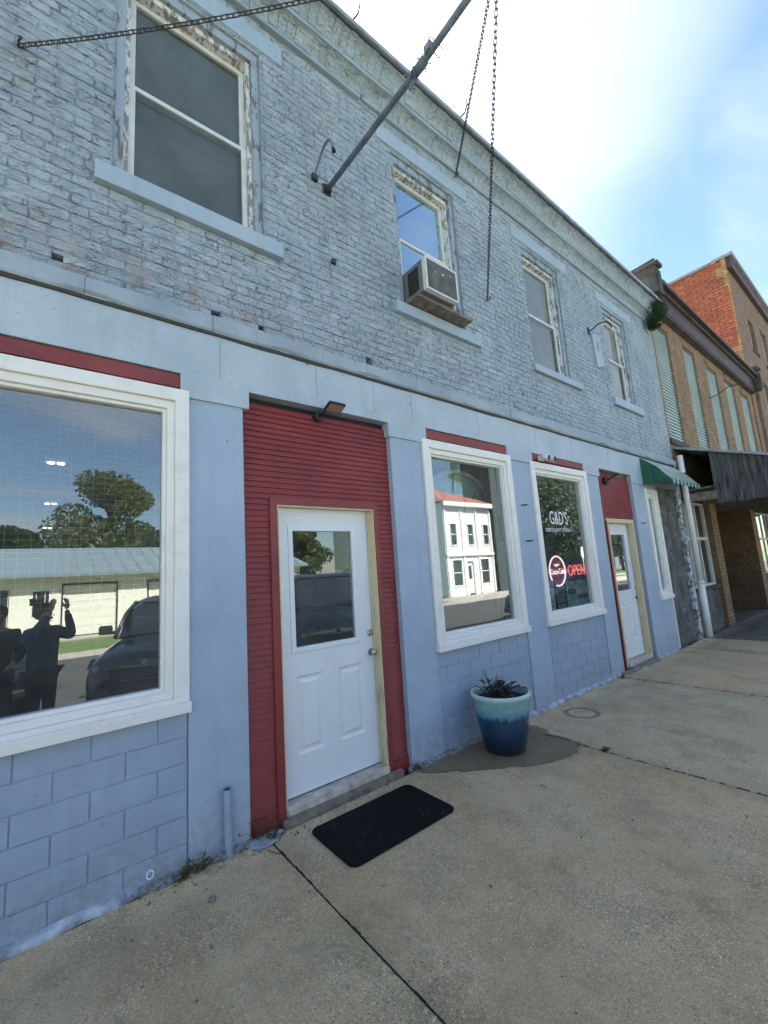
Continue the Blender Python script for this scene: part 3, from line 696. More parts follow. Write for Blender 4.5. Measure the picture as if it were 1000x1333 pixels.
for k in range(60):
    x = random.choice((1.175, 2.58, 1.175, 2.58, 1.5, 1.9, 2.25)); z = .12+random.randint(0, 66)*.0445+.02
    if x in (1.5, 1.9, 2.25): z = 2.36+random.randint(0, 15)*.0445+.02
    mb.disc((x+random.uniform(-.006, .006), .0525, z), .0032, (0, -1, .2), 8)
mb.build('nail_heads', 'rust', B1)
MB().box(1.157, 1.366, .045, .2, -.05, .0985).build('bottom_board', 'red', B1); MB().box(2.425, 2.595, .04, .2, -.05, .0985).build('bottom_board', 'red', B1)
def door(x0, x1, z0, z1, y, trimmat, hw=True, tx=.062):
    D = MB().ring(x0-.072, x1+.066, -.03, z1+.07, tx, .034, .085, wr=.058, wt=.06, wb=.0).build('door_frame', trimmat, B1, .003)
    # cream jamb
    J = MB(); J.box(x0-.0095, x0-.001, .036, y+.05, .0, z1+.009); J.box(x1+.001, x1+.0075, .030, y+.05, .0, z1+.009); J.box(x0-.001, x1+.001, .036, y+.05, z1+.001, z1+.0095)
    J.box(x1-.016, x1+.001, y-.028, y-.012, .09, z1-.001)
    J.build('jamb', 'cream', D)
    gx0, gx1, gz0, gz1 = x0+.14, x1-.183, z0+1.05, z1-.175
    panels = [(x0+.14, x0+.38, z0+.275, z0+.845), (x0+.525, x0+.775, z0+.275, z0+.845)]
    slabm = wall(MB(), x0, x1, z0, z1, [(gx0, gx1, gz0, gz1)]+panels, y, y+.044)
    S = slabm.build('door', 'door', B1)
    for a, b, c, d in panels:   # embossed panels
        mb = MB(); pr = [(0, 0), (.018, .011), (.034, .011), (.058, -.001)]
        prev = None; vs = []
        for ins, dy in pr: vs += [(a+ins, y+dy, c+ins), (b-ins, y+dy, c+ins), (b-ins, y+dy, d-ins), (a+ins, y+dy, d-ins)]
        fs = [(i*4+k, i*4+(k+1) % 4, i*4+4+(k+1) % 4, i*4+4+k) for i in range(3) for k in range(4)]+[(12, 13, 14, 15)]
        mb.add(vs, fs).build('door_panel', 'door', S)
    MB().ring(gx0-.030, gx1+.030, gz0-.030, gz1+.030, .040, y-.012, y+.046).build('window_moulding', 'door', S, .004)
    MB().quad((gx0, y+.012, gz0), (gx1, y+.012, gz0), (gx1, y+.012, gz1), (gx0, y+.012, gz1)).build('pane', 'glass', S)
    if hw:
        kx = x1-.045; kz = z0+.915
        mb = MB(); mb.tube([(kx, y, kz), (kx, y-.006, kz)], .032, 20); mb.tube([(kx, y-.006, kz), (kx, y-.03, kz), (kx, y-.038, kz), (kx, y-.05, kz), (kx, y-.062, kz), (kx, y-.066, kz)], [.012, .012, .022, .027, .022, .010], 20); mb.build('door_knob', 'steel', S)
        mb = MB(); kz += .165; mb.tube([(kx, y, kz), (kx, y-.008, kz), (kx, y-.018, kz)], [.030, .030, .022], 20); mb.box(kx-.003, kx+.003, y-.021, y-.018, kz-.01, kz+.01); mb.build('deadbolt', 'steel', S)
    MB().box(x0-.005, x1+.004, .012, y+.10, .035, z0-.012).build('threshold', 'threshold', D, .004)
    return D, S
d1, s1 = door(1.44, 2.355, .105, 2.27, .122, 'red2'); d2, s2 = door(7.11, 8.0, .105, 2.27, .128, 'cream', tx=.06)
s1['label'] = 'white half glass door reflecting a dark vehicle'; s2['label'] = 'farther white half glass door'
MB().box(7.37, 7.52, .135, .137, 1.55, 1.72).build('hours_card', 'pWhite', s2)
MB().box(1.38, 2.47, -.03, .011, -.02, .045, .003).build('door_step_board', 'wood', B1, .004); MB().box(7.05, 8.08, -.03, .011, -.02, .04, .003).build('door_step_board', 'wood', B1, .004)
MB().box(7.0, 7.05, .03, .05, 0, 2.3).build('door_side_trim', 'red2', B1)
# ---- upper windows
def upper(i, x0, x1, z0, z1, back, lintel, sill, dark=False, ac=False):
    gm = 'blueglass' if ac else 'oldglass'
    y = .10
    f = MB().ring(x0+.001, x1-.001, z0-.002, z1-.001, .065, .030, .25, wt=.085, wb=.03).build('upper_window', 'casing', B1, .003)
    a, b, c, d = x0+.066, x1-.066, z0+.029, z1-.086
    MB().ring(a, b, c, d, .034, y-.035, .24, wb=.02, wt=.05).build('blind_stop', 'peel', f, .002)
    a += .0345; b -= .0345; c += .0205; d -= .0505; mid = (c+d)/2+.0
    up_ = MB().ring(a, b, mid-.02, d, .042, y+.03, y+.062, wb=.035).build('upper_sash', 'sash', f, .002)
    if ac: lo0, lo1 = c+.40, mid+.03
    else: lo0, lo1 = c, mid+.012
    MB().ring(a+.001, b-.001, lo0, lo1, .042, y-.003, y+.028, wb=.05, wt=.035).build('lower_sash', 'sash', f, .002)
    MB().quad((a+.03, y+.045, mid), (b-.03, y+.045, mid), (b-.03, y+.045, d-.03), (a+.03, y+.045, d-.03)).build('upper_pane', gm, f)
    MB().quad((a+.03, y+.012, lo0+.03), (b-.03, y+.012, lo0+.03), (b-.03, y+.012, lo1-.03), (a+.03, y+.012, lo1-.03)).build('lower_pane', gm, f)
    if back: MB().quad((a-.03, y+.072, c-.05 if not ac else mid-.3), (b+.03, y+.072, c-.05 if not ac else mid-.3), (b+.03, y+.072, d+.05), (a-.03, y+.072, d+.05)).build('window_shade', back, f)
    MB().box(sill[0], sill[1], -.055, .028, sill[2], sill[3]-.003, .002).build('stone_sill', 'lintel', f, .004)
    MB().box(lintel[0], lintel[1], -.012, .028, lintel[2], lintel[3], .002).build('stone_lintel', 'lintel', f, .003)
    return f
u1 = upper(0, *UP[0], 'screen', (.06, 1.59, 6.44, 6.63), (.18, 1.52, 4.39, 4.53)); u2 = upper(1, *UP[1], None, (2.70, 4.20, 6.44, 6.63), (2.78, 4.15, 4.37, 4.50), ac=True)
u3 = upper(2, *UP[2], 'shade', (5.17, 6.72, 6.45, 6.64), (5.33, 6.68, 4.385, 4.49)); u4 = upper(3, *UP[3], 'shade', (7.76, 9.30, 6.41, 6.58), (7.87, 9.13, 4.40, 4.55))
# raised-sash clutter round the air conditioner
MB().box(3.0, 3.045, .07, .24, 4.525, 4.93).build('side_board', 'sash', u2); MB().box(3.0, 3.83, .02, .06, 4.60, 4.64).build('support_board', 'wood', u2)
# ---- rooms behind the windows
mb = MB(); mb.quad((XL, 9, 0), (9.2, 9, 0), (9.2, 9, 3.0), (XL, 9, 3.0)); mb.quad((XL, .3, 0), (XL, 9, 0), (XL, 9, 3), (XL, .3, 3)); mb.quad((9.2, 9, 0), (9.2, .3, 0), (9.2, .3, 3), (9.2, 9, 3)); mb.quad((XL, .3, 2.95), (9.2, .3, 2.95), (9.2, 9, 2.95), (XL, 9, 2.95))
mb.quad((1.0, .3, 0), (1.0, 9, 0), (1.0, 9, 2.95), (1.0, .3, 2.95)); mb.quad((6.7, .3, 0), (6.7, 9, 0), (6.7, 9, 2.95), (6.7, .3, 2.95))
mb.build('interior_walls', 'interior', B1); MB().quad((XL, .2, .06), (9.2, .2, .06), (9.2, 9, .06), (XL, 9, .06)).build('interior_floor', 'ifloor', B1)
mb = MB(); mb.quad((XL, 5, 3.6), (XR, 5, 3.6), (XR, 5, 6.8), (XL, 5, 6.8)); mb.quad((XL, .3, 6.75), (XR, .3, 6.75), (XR, 5, 6.75), (XL, 5, 6.75))
for x in (XL+.3, 2.2, 4.7, 7.2, 10.3): mb.quad((x, .3, 3.6), (x, 5, 3.6), (x, 5, 6.8), (x, .3, 6.8))
mb.build('upstairs_walls', 'interior', B1)
mb = MB(); mb.box(XL, XR, .301, 12, 6.95, 7.0); mb.box(XL, XL+.2, .301, 12, -.1, 6.95); mb.box(XR-.2, XR, .301, 12, -.1, 6.95); mb.box(XL+.2, XR-.2, 11.8, 12, -.1, 6.95); mb.box(XL+.2, XR-.2, .301, 11.8, 3.1, 3.3); mb.build('building_shell', 'b2x', B1)
for y in (1.85, 4.1, 6.7):
    t_ = empty('ceiling_light', (.08, y, 2.93), label='small glowing ceiling light %s behind the large display window' % {1.85: 'nearest the glass', 4.1: 'in the middle of the row', 6.7: 'deepest in the room'}[y], cat='light', group='ceiling lights in the shop')
    MB().box(.0, .155, y-.06, y+.06, 2.915, 2.949).build('housing', 'acwhite', t_); MB().box(.015, .065, y-.03, y+.03, 2.905, 2.914).build('tube', 'eWhite', t_); MB().box(.09, .14, y-.03, y+.03, 2.905, 2.914).build('tube', 'eWhite', t_)
# wire grid panel inside window one
mb = MB(); z = 1.62
while z < 2.95: mb.box(-1.45, .66, .118, .120, z, z+.0022); z += .036
x = -1.44
while x < .66: mb.box(x, x+.0022, .1205, .1225, 1.62, 2.95); x += .058
mb.build('wire_display_grid', 'wire', label='fine wire grid panel hanging behind the large display window', cat='wire grid')
# east end: raw render, flaking strip
MB().box(9.232, 10.30, .035, .3, -.1, 3.55, .0).build('bare_render_wall', 'dstucco', B1)
MB().box(9.232, 10.46, .0, .034, 3.02, 3.535, 0).build('end_beam', 'beam', B1)
MB().box(10.302, 10.455, -.03, .3, -.1, 3.53, .004).build('flaking_pier', 'pbl', B1, .01)
MB().box(9.20, 9.23, -.008, .05, 0, .90).build('corner_trim', 'white', B1)
# ------------------------------------------------------------------ fittings on the facade
def curve(pts, n=8):
    out = []; P_ = [Vector(p) for p in pts]; P_ = [P_[0]]+P_+[P_[-1]]
    for i in range(1, len(P_)-2):
        p0, p1, p2, p3 = P_[i-1:i+3]
        for s in range(n): t = s/n; out.append(.5*((2*p1)+(p2-p0)*t+(2*p0-5*p1+4*p2-p3)*t*t+(3*p1-p0-3*p2+p3)*t**3))
    out.append(P_[-2]); return out
# sign pole
PE = Vector((2.02, -2.0, 5.36))
sp = empty('sign_pole', (2.02, 0, 5.37), label='long blue-grey metal pole sticking straight out of the upper wall', cat='pole')
MB().tube([(2.02, .02, 5.375), (2.02, -1.30, 5.315), (2.02, -2.12, 5.33)], .024, 16).build('pole', 'poleblue', sp)
mb = MB(); mb.box(1.975, 2.065, -.012, .01, 5.32, 5.43); mb.box(1.99, 2.05, -.05, -.012, 5.345, 5.40); mb.build('wall_plate', 'darkmetal', sp, .004)
mb = MB(); mb.tube([(2.02, -1.24, 5.318), (2.02, -1.30, 5.316), (2.02, -1.36, 5.315)], .034, 14); mb.obox((2.02, -1.22, 5.28), (.004, 0, 0), (0, .028, 0), (0, 0, .035)); mb.obox((2.01, -1.42, 5.33), (.030, 0, 0), (0, .03, 0), (0, 0, .028)); mb.build('clamp', 'poleblue', sp)
for k in range(6):
    c = Vector((2.02, -1.18-.055*k, 5.32)); pts = []; r = .035+random.random()*.03; tw = random.uniform(-.5, .5)
    for s in range(12): a = s/11*2*math.pi*random.uniform(.9, 1.0); pts.append(c+Vector((math.cos(a)*r, (s/11-.5)*.05+math.sin(a)*tw*.04, math.sin(a)*r*1.1)))
    pts.append(pts[-1]+Vector((random.uniform(-.05, .05), random.uniform(-.03, .03), random.uniform(-.02, .06))))
    MB().tube(curve(pts, 3), .0035, 6).build('wire_loop', 'poleblue', sp)
def chain(a, b, sag, label, link_len=.052, group='chains holding the sign pole', extra=None):
    a, b = Vector(a), Vector(b); d = b-a; n = int(d.length/(link_len*.74)); T = empty('support_chain', a, label=label, cat='chain', group=group)
    ring_pts = []; hl = link_len/2; r = .0055; w_ = .012
    path = []
    for s in range(12):
        t = 2*math.pi*s/12; path.append(Vector(((hl-w_)*(1 if math.cos(t) > 0 else -1)+w_*math.cos(t), w_*math.sin(t), 0)))
    mb = MB(); vs = []; nn = 5
    for s in range(12):
        p = path[s]; dr = (path[(s+1) % 12]-path[s-1]).normalized(); u = Vector((0, 0, 1)); q = dr.cross(u)
        for k in range(nn): an = 2*math.pi*k/nn; vs.append(p+(u*math.cos(an)+q*math.sin(an))*r*.6)
    mb.add(vs, [(s*nn+k, s*nn+(k+1) % nn, ((s+1) % 12)*nn+(k+1) % nn, ((s+1) % 12)*nn+k) for s in range(12) for k in range(nn)], True)
    me = mb.mesh('chain_link', M['rust']); J = MB(); q = d.to_track_quat('X', 'Z')
    for i in range(n):
        t = (i+.5)/n; c = a+d*t; c.z -= sag*4*t*(1-t)
        q2 = q @ Matrix.Rotation(R(90 if i % 2 else 0)+.3, 4, 'X').to_quaternion()
        o = link('chain_link', me, T); o.location = c; o.rotation_mode = 'QUATERNION'; o.rotation_quaternion = q2
    mb = MB(); mb.tube(curve([a+Vector((0, .03, 0)), a+Vector((0, -.03, 0)), a+Vector((.015, -.045, .02)), a+Vector((0, -.03, .035))], 4), .006, 8); mb.build('wall_hook', 'darkmetal', T); return T
chain((-.23, -.01, 5.11), PE+Vector((0, .0, 0)), .09, 'thin rusty chain running across the first upper window to the pole', .05)
chain((4.42, -.01, 5.12), PE, .02, 'rusty chain hanging down the wall right of the air conditioner, the longer one', .05)
chain((4.02, -.01, 6.72), PE, .0, 'rusty chain fixed just under the cornice, above the air conditioner window', .05)
# gooseneck pipe
g = empty('bent_pipe', (1.88, 0, 5.45), label='bent gooseneck conduit pipe on the brick left of the pole foot', cat='pipe')
MB().tube(curve([(1.885, .0, 5.43), (1.885, -.07, 5.50), (1.89, -.19, 5.60), (1.90, -.28, 5.60), (1.91, -.31, 5.48)], 8), .011, 10).build('conduit', 'poleblue', g)
MB().box(1.855, 1.915, -.03, .01, 5.40, 5.46).build('junction_box', 'darkmetal', g, .004); MB().tube([(1.91, -.31, 5.485), (1.911, -.316, 5.45)], .018, 12).build('socket', 'black', g)
MB().box(2.02, 2.07, -.03, .01, 4.60, 4.64, .006).build('iron_stub', 'darkmetal', label='short rusty iron stub in the brick below the pole', cat='stub')
# wall lamp arm and bare board between the third and fourth upper windows
g = empty('wall_board', (7.5, 0, 5.3), label='narrow painted board on the wall under a curved lamp arm', cat='board')
MB().add([(7.33, -.035, 5.58), (7.62, -.035, 5.64), (7.66, -.035, 5.06), (7.40, -.035, 4.97), (7.33, .0, 5.58), (7.62, .0, 5.64), (7.66, .0, 5.06), (7.40, .0, 4.97)], [(3, 2, 1, 0), (4, 5, 6, 7), (0, 1, 5, 4), (1, 2, 6, 5), (2, 3, 7, 6), (3, 0, 4, 7)]).build('board', 'lintel', g, .003)
mb = MB(); mb.box(7.47, 7.50, -.045, -.036, 5.30, 5.46); mb.box(7.50, 7.545, -.045, -.036, 5.43, 5.46); mb.box(7.50, 7.535, -.045, -.036, 5.36, 5.385); mb.build('raised_mark', 'ledge', g)
g = empty('lamp_arm', (7.25, 0, 5.6), label='thin curved iron lamp arm over the painted board on the blue wall', cat='lamp arm')
MB().tube(curve([(7.28, .01, 5.62), (7.26, -.06, 5.60), (7.28, -.2, 5.66), (7.38, -.30, 5.66), (7.44, -.33, 5.55)], 8), .011, 8).build('arm', 'darkmetal', g); MB().tube([(7.44, -.33, 5.56), (7.445, -.335, 5.50)], .022, 12).build('socket', 'pvc', g); MB().box(7.25, 7.30, -.02, .0, 5.56, 5.68).build('bracket', 'darkmetal', g)
# floodlight over door one
def flood(x, z, s, lab, tilt):
    g = empty('floodlight', (x, 0, z), label=lab, cat='floodlight', group='lights over the doors')
    MB().tube([(x-.03*s, .055, z-.03), (x-.03*s, .005, z-.03)], .045*s, 20).build('mount', 'black', g); MB().tube([(x-.03*s, .01, z-.03), (x-.01*s, -.05, z-.0), (x+.03*s, -.08, z+.02)], .012, 8).build('arm', 'black', g)
    c = Vector((x+.05*s, -.12, z+.02)); t = tilt; ay = Vector((0, math.cos(t), math.sin(t))); az_ = Vector((0, -math.sin(t), math.cos(t)))
    MB().obox(c, Vector((.085*s, 0, 0)), ay*.055, az_*.012).build('lamp_head', 'black', g, .006)
    MB().obox(c-az_*.0135, Vector((.072*s, 0, 0)), ay*.043, az_*.002).build('lens', simple('floodlight_lens', (.30, .22, .18), .3), g)
flood(1.86, 3.10, .95, 'small black floodlight above the nearer white door', -.35); flood(7.26, 3.0, 1.5, 'black floodlight above the farther white door', -.35)
g = empty('security_camera', (5.25, 0, 3.08), label='small white twin headed motion light above the shop sign window', cat='light')
MB().box(5.15, 5.27, -.045, -.019, 3.05, 3.12).build('mount', 'acwhite', g, .005)
for dx in (0, .14): MB().tube([(5.17+dx, -.05, 3.10), (5.19+dx, -.10, 3.085), (5.20+dx, -.15, 3.07)], [.02, .036, .046], 14).build('lamp_head', 'acwhite', g); MB().tube([(5.20+dx, -.151, 3.07), (5.2+dx, -.155, 3.069)], .036, 14).build('lens', 'black', g)
# small fixings on the pilasters
for x, z in ((4.72, 2.43), (4.74, 1.98), (8.35, 2.28)):
    mb = MB(); mb.tube([(x, .01, z), (x, -.05, z), (x+.03, -.055, z)], .007, 6); mb.box(x-.045, x+.05, -.008, .0, z-.008, z+.008); mb.build('iron_bracket', 'darkmetal', label='small iron bracket on the %s' % {(4.72, 2.43): 'pilaster between the two display windows, the upper one', (4.74, 1.98): 'pilaster between the two display windows, the lower one', (8.35, 2.28): 'pilaster right of the farther white door'}[(x, z)], cat='bracket', group='iron brackets on the pilasters')
# pipe stub at the base
g = empty('pipe_stub', (1.0, -.03, 0), label='short blue painted standpipe at the wall base left of the red door surround', cat='pipe')
MB().tube([(1.0, -.035, -.02), (.992, -.035, .395)], .024, 18, False).build('pipe', 'block', g); MB().tube([(.992, -.035, .394), (.992, -.035, .397)], .0245, 18, False).build('rim', 'darkmetal', g); MB().disc((.992, -.035, .388), .023, (0, 0, 1)).build('opening', 'black', g)
g = MB().tube([(.56+.018*math.cos(a*.52), -.01, .075+.022*math.sin(a*.52)) for a in range(13)], .0035, 6).build('pipe_ring', 'pvc', label='small white ring of cut pipe at the foot of the block wall', cat='ring')
# air conditioner
g = empty('air_conditioner', (3.3, -.1, 4.5), label='old grey window air conditioner resting in the second upper window', cat='air conditioner')
AX0, AX1, AZ0, AZ1, AY0, AY1 = 3.03, 3.60, 4.66, 5.02, -.30, .12
AX0, AX1, AZ0, AZ1 = 2.985, 3.47, 4.555, 4.925
MB().box(AX0+.004, AX1-.004, AY0+.02, AY1, AZ0+.004, AZ1-.004).build('housing', 'acgrey', g, .006)
MB().ring(AX0, AX1, AZ0, AZ1, .02, AY0-.005, AY0+.05).build('edge_band', 'acwhite', g, .003)
MB().box(AX0+.0205, AX1-.0205, AY0-.002, AY0+.018, AZ0+.0205, AZ1-.0205).build('back_panel', simple('grimy_grey_panel', (.10, .095, .09), .7, var=.4, scale=9), g)
mb = MB()
for k in range(16): z = AZ0+.05+k*.017; mb.box(AX0-.003, AX0+.006, AY0+.11, AY0+.27, z, z+.006)
mb.build('side_louvre', 'black', g); mb = MB()
for x, z, r in ((3.13, 4.79, .007), (3.24, 4.80, .012), (3.36, 4.83, .005)): mb.tube([(x, AY0-.003, z), (x, AY0-.0045, z)], r, 10)
mb.build('screw_hole', 'acwhite', g); MB().box(AX0-.03, AX1+.35, -.20, .05, 4.512, 4.552, .004).build('support_plank', 'wood', g, .003)
# awning
g = empty('metal_awning', (9.5, 0, 3.2), label='small green and white striped metal awning over the last narrow window', cat='awning')
ax0, ax1 = 8.62, 10.25; nst = 17; zt, zb, yo = 3.50, 3.02, -.46
for k in range(nst):
    up_ = k % 2; pw = (ax1-ax0)/nst*2; a = ax0+pw*(k//2)+(pw*.66 if up_ else 0); b = a+pw*(.34 if up_ else .66)
    h = .010 if up_ else 0.
    pts = []
    for y, z in ((-.022, zt), (yo*.55, zt-(zt-zb)*.42), (yo, zb)): pts.append((y, z+h))
    vs = []
    for x in (a+.002, b-.002):
        for y, z in pts: vs += [(x, y, z), (x, y, z-.012)]
    fs = [(0, 2, 8, 6), (2, 4, 10, 8), (1, 7, 9, 3), (3, 9, 11, 5), (0, 6, 7, 1), (4, 5, 11, 10), (0, 1, 3, 2), (2, 3, 5, 4), (6, 8, 9, 7), (8, 10, 11, 9)]
    MB().add(vs, fs).build('awning_slat', 'awwhite' if up_ else 'awgreen', g)
    n = 8; vs = []; 
    for i in range(n+1): x = a+.002+(b-a-.004)*i/n; vs += [(x, yo-.004, zb+.012), (x, yo-.008, zb-.055-.02*math.sin(math.pi*i/n)), (x, yo-.002, zb-.055-.02*math.sin(math.pi*i/n))]
    MB().add(vs, [(i*3+k2, i*3+k2+1, i*3+4+k2, i*3+3+k2) for i in range(n) for k2 in range(2)]).build('scallop', 'awwhite' if up_ else 'awgreen', g)
for k in range(5):
    t0, t1 = k/5, (k+1)/5-.01; y0_, y1_ = -.022+(yo+.022)*t0, -.022+(yo+.022)*t1
    vs = []; o_ = -.012 if k % 2 else 0
    for x in (ax0-.014+o_, ax0-.006+o_): vs += [(x, y0_, zt-(zt-zb)*t0*.95), (x, y1_, zt-(zt-zb)*t1*.95), (x, y1_, 3.0-.03*(k % 2)), (x, y0_, 3.0-.03*(k % 2))]
    MB().add(vs, [(0, 1, 2, 3), (7, 6, 5, 4), (0, 4, 5, 1), (1, 5, 6, 2), (2, 6, 7, 3), (3, 7, 4, 0)]).build('side_slat', 'awgreen', g)
# downspout
g = empty('downspout', (10.6, -.08, 0), label='thick white drainpipe standing where the blue building meets the brown brick one', cat='drainpipe')
MB().tube([(10.60, -.09, .015), (10.61, -.09, 1.1)], .064, 20).build('lower_pipe', 'pvc', g); MB().tube([(10.61, -.09, 1.101), (10.62, -.09, 3.0), (10.62, -.09, 3.78)], .058, 20).build('upper_pipe', 'pvc', g); MB().tube([(10.61, -.09, 1.07), (10.61, -.09, 1.13)], .069, 20).build('joint_collar', 'pvc', g); MB().box(10.54, 10.69, -.155, .0, 3.36, 3.39).build('strap', 'darkmetal', g)
# ------------------------------------------------------------------ things in the shop windows
g = empty('neon_sign', (5.54, .12, 1.56), label='round red soft drink neon sign in the lettered shop window', cat='neon sign')
MB().tube([(5.535, .130, 1.575), (5.535, .118, 1.575)], .185, 36).build('sign_face', 'pRed', g)
MB().tube([(5.535+.20*math.cos(a*math.pi/20), .112, 1.575+.20*math.sin(a*math.pi/20)) for a in range(-12, 25)], .010, 8).build('neon_ring', 'ePink', g)
text('Coca-Cola', .108, (5.535, .112, 1.565), 'lettering', 'ePink', g, .002, .78); text('ENJOY', .045, (5.535, .112, 1.655), 'lettering', 'ePink', g, .002)
g = empty('open_sign', (6.06, .12, 1.56), label='lit red letters of a dark blue open sign in the shop window', cat='open sign')
MB().box(5.78, 6.34, .125, .15, 1.43, 1.69).build('sign_face', 'pBlue', g, .005); text('OPEN', .21, (6.065, .120, 1.56), 'lettering', 'eRed', g, .003, .92)
g = empty('notice_poster', (5.25, .12, 1.2), label='white notice poster with a red heading in the window corner', cat='poster')
MB().box(5.115, 5.385, .112, .116, 1.03, 1.46).build('paper', 'pWhite', g); MB().box(5.115, 5.385, .1085, .1115, 1.36, 1.46).build('heading_band', 'pNRed', g); text('NOTICE', .072, (5.25, .107, 1.41), 'lettering', 'pWhite', g, .0005)
for s, z in (('SECURITY', 1.175), ('CAMERAS', 1.118), ('IN USE', 1.06)): text(s, .052, (5.25, .1105, z), 'lettering', 'pInk', g, .0005)
mb = MB(); mb.obox((5.25, .1105, 1.29), (.055, 0, .018), (0, .0008, 0), (-.007, 0, .024)); mb.box(5.235, 5.25, .110, .1115, 1.215, 1.27); mb.box(5.21, 5.30, .110, .1115, 1.208, 1.216); mb.build('camera_pictogram', 'pInk', g)
g = empty('stacked_labels_poster', (5.55, .12, 1.2), label='dark narrow poster with pale panels beside the notice', cat='poster')
MB().box(5.42, 5.66, .112, .116, 1.02, 1.37).build('paper', 'pInk', g)
for k, (a, b, c, d) in enumerate(((5.44, 5.64, 1.24, 1.35), (5.45, 5.53, 1.16, 1.22), (5.55, 5.63, 1.16, 1.22), (5.45, 5.52, 1.05, 1.13), (5.55, 5.62, 1.05, 1.13))): MB().ring(a, b, c, d, .014, .109, .1115).build('printed_panel', 'clock', g)
g = empty('teal_poster', (6.0, .12, 1.2), label='large teal picture poster under the open sign', cat='poster')
MB().box(5.70, 6.31, .112, .116, 1.01, 1.42).build('paper', 'pTeal', g); MB().box(5.74, 5.96, .109, .1115, 1.24, 1.31).build('printed_band', 'pInk', g); MB().box(5.98, 6.27, .109, .1115, 1.16, 1.22).build('printed_band', 'pInk', g)
# large clock and curtain in window two
g = empty('wall_clock', (4.0, .5, 2.1), label='very large pale teal clock face behind the second display window', cat='clock')
CC = Vector((4.06, .47, 2.10)); Rr = .80
MB().tube([CC+Vector((0, .02, 0)), CC+Vector((0, .0, 0))], Rr-.03, 48).build('face', 'clock', g)
MB().tube([CC+Vector((Rr*math.cos(a*math.pi/32), -.01, Rr*math.sin(a*math.pi/32))) for a in range(65)], .03, 8).build('rim', 'clockrim', g)
MB().tube([CC+Vector(((Rr-.13)*math.cos(a*math.pi/32), -.006, (Rr-.13)*math.sin(a*math.pi/32))) for a in range(65)], .007, 6).build('inner_ring', 'clockrim', g)
for k in range(12):
    a = k*math.pi/6; r = Vector((math.sin(a), 0, math.cos(a))); s_ = Vector((math.cos(a), 0, -math.sin(a))); c = CC+r*(Rr-.22)+Vector((0, -.004, 0))
    mb = MB(); nb = [2, 1, 2, 3, 2, 1, 2, 3, 4, 2, 2, 3][k]
    for q in range(nb): mb.obox(c+s_*(q-(nb-1)/2)*.03, s_*.006, (0, .003, 0), r*.055)
    mb.build('numeral', 'pInk', g)
mb = MB(); mb.bar(CC+Vector((0, -.012, 0)), CC+Vector((-.35, -.012, -.22)), .004, .02); mb.build('hand', 'pInk', g); MB().bar(CC+Vector((0, -.016, 0)), CC+Vector((.12, -.016, .5)), .004, .014).build('hand', 'pInk', g)
mb = MB(); vs = []
for i in range(41): x = 4.98+.03*math.sin(i*1.9); vs += [(4.50+.55*i/40, .36+.035*math.sin(i*1.7), .95), (4.50+.55*i/40, .36+.035*math.sin(i*1.7), 3.0)]
mb.add([(v[0]-.06, v[1], v[2]) for v in vs], [(2*i, 2*i+2, 2*i+3, 2*i+1) for i in range(40)], True).build('curtain', 'curtain', label='dark green curtain hanging at the right of the second display window', cat='curtain')
# ------------------------------------------------------------------ sidewalk things
# doormat
mb = MB(); x0, x1, y0, y1, r = 1.49, 2.385, -.705, -.175, .06; out = []
for cx, cy, a0 in ((x1-r, y1-r, 0), (x0+r, y1-r, 90), (x0+r, y0+r, 180), (x1-r, y0+r, 270)):
    for k in range(7): a = R(a0+k*15); out.append((cx+r*math.cos(a), cy+r*math.sin(a)))
n = len(out); cx, cy = (x0+x1)/2, (y0+y1)/2
rings = [(1, .003), (1, .012), (.985, .0155)]
vs = [(cx+(x-cx)*(s if s < 1 else 1), cy+(y-cy)*(s-(.01 if s < 1 else 0)), z) for s, z in rings for x, y in out]
fs = [(i*n+k, i*n+(k+1) % n, (i+1)*n+(k+1) % n, (i+1)*n+k) for i in range(2) for k in range(n)]+[tuple(2*n+k for k in range(n))]
MB().add(vs, fs).build('doormat', 'rubber', label='black rubber doormat lying before the nearer white door', cat='doormat')
# planter
PC = Vector((3.42, -.30, 0)); PC = Vector((3.46, -.34, 0))
g = empty('flower_pot', PC, label='large glazed flower pot, pale green above and deep blue below', cat='flower pot')
prof = [(.0, .006), (.135, .006), (.150, .018), (.163, .06), (.183, .16), (.198, .26), (.207, .33), (.212, .375), (.219, .385), (.226, .400), (.227, .412), (.220, .424), (.207, .424), (.200, .412), (.198, .38), (.19, .35)]
PSC = 1.24; prof = [(a*PSC, b*PSC) for a, b in prof]
MB().lathe(prof, PC, 56).build('pot', 'glaze', g); MB().lathe([(.0, .375*PSC), (.10, .372*PSC), (.194*PSC, .368*PSC)], PC, 30).build('soil', 'soil', g)
def leaf(p, d, up_, L_, W_, bend=.25, n=4):
    p, d, up_ = Vector(p), Vector(d).normalized(), Vector(up_); s = d.cross(up_); s = s.normalized() if s.length > 1e-3 else Vector((1, 0, 0)); u = s.cross(d)
    vs = []; 
    for i in range(n+1): t = i/n; c = p+d*L_*t-Vector((0, 0, 1))*bend*L_*t*t; w_ = W_*math.sin(math.pi*min(1, t*.92+.08))**.8*.5+.0008; vs += [c-s*w_+u*w_*.3, c, c+s*w_+u*w_*.3]
    fs = []
    for i in range(n): q = i*3; fs += [(q, q+3, q+4, q+1), (q+1, q+4, q+5, q+2)]
    return vs, fs
pl = empty('purple_leaved_plant', PC+Vector((0, 0, .37*PSC)), label='low plant with nearly black purple leaves filling the pot', cat='plant')
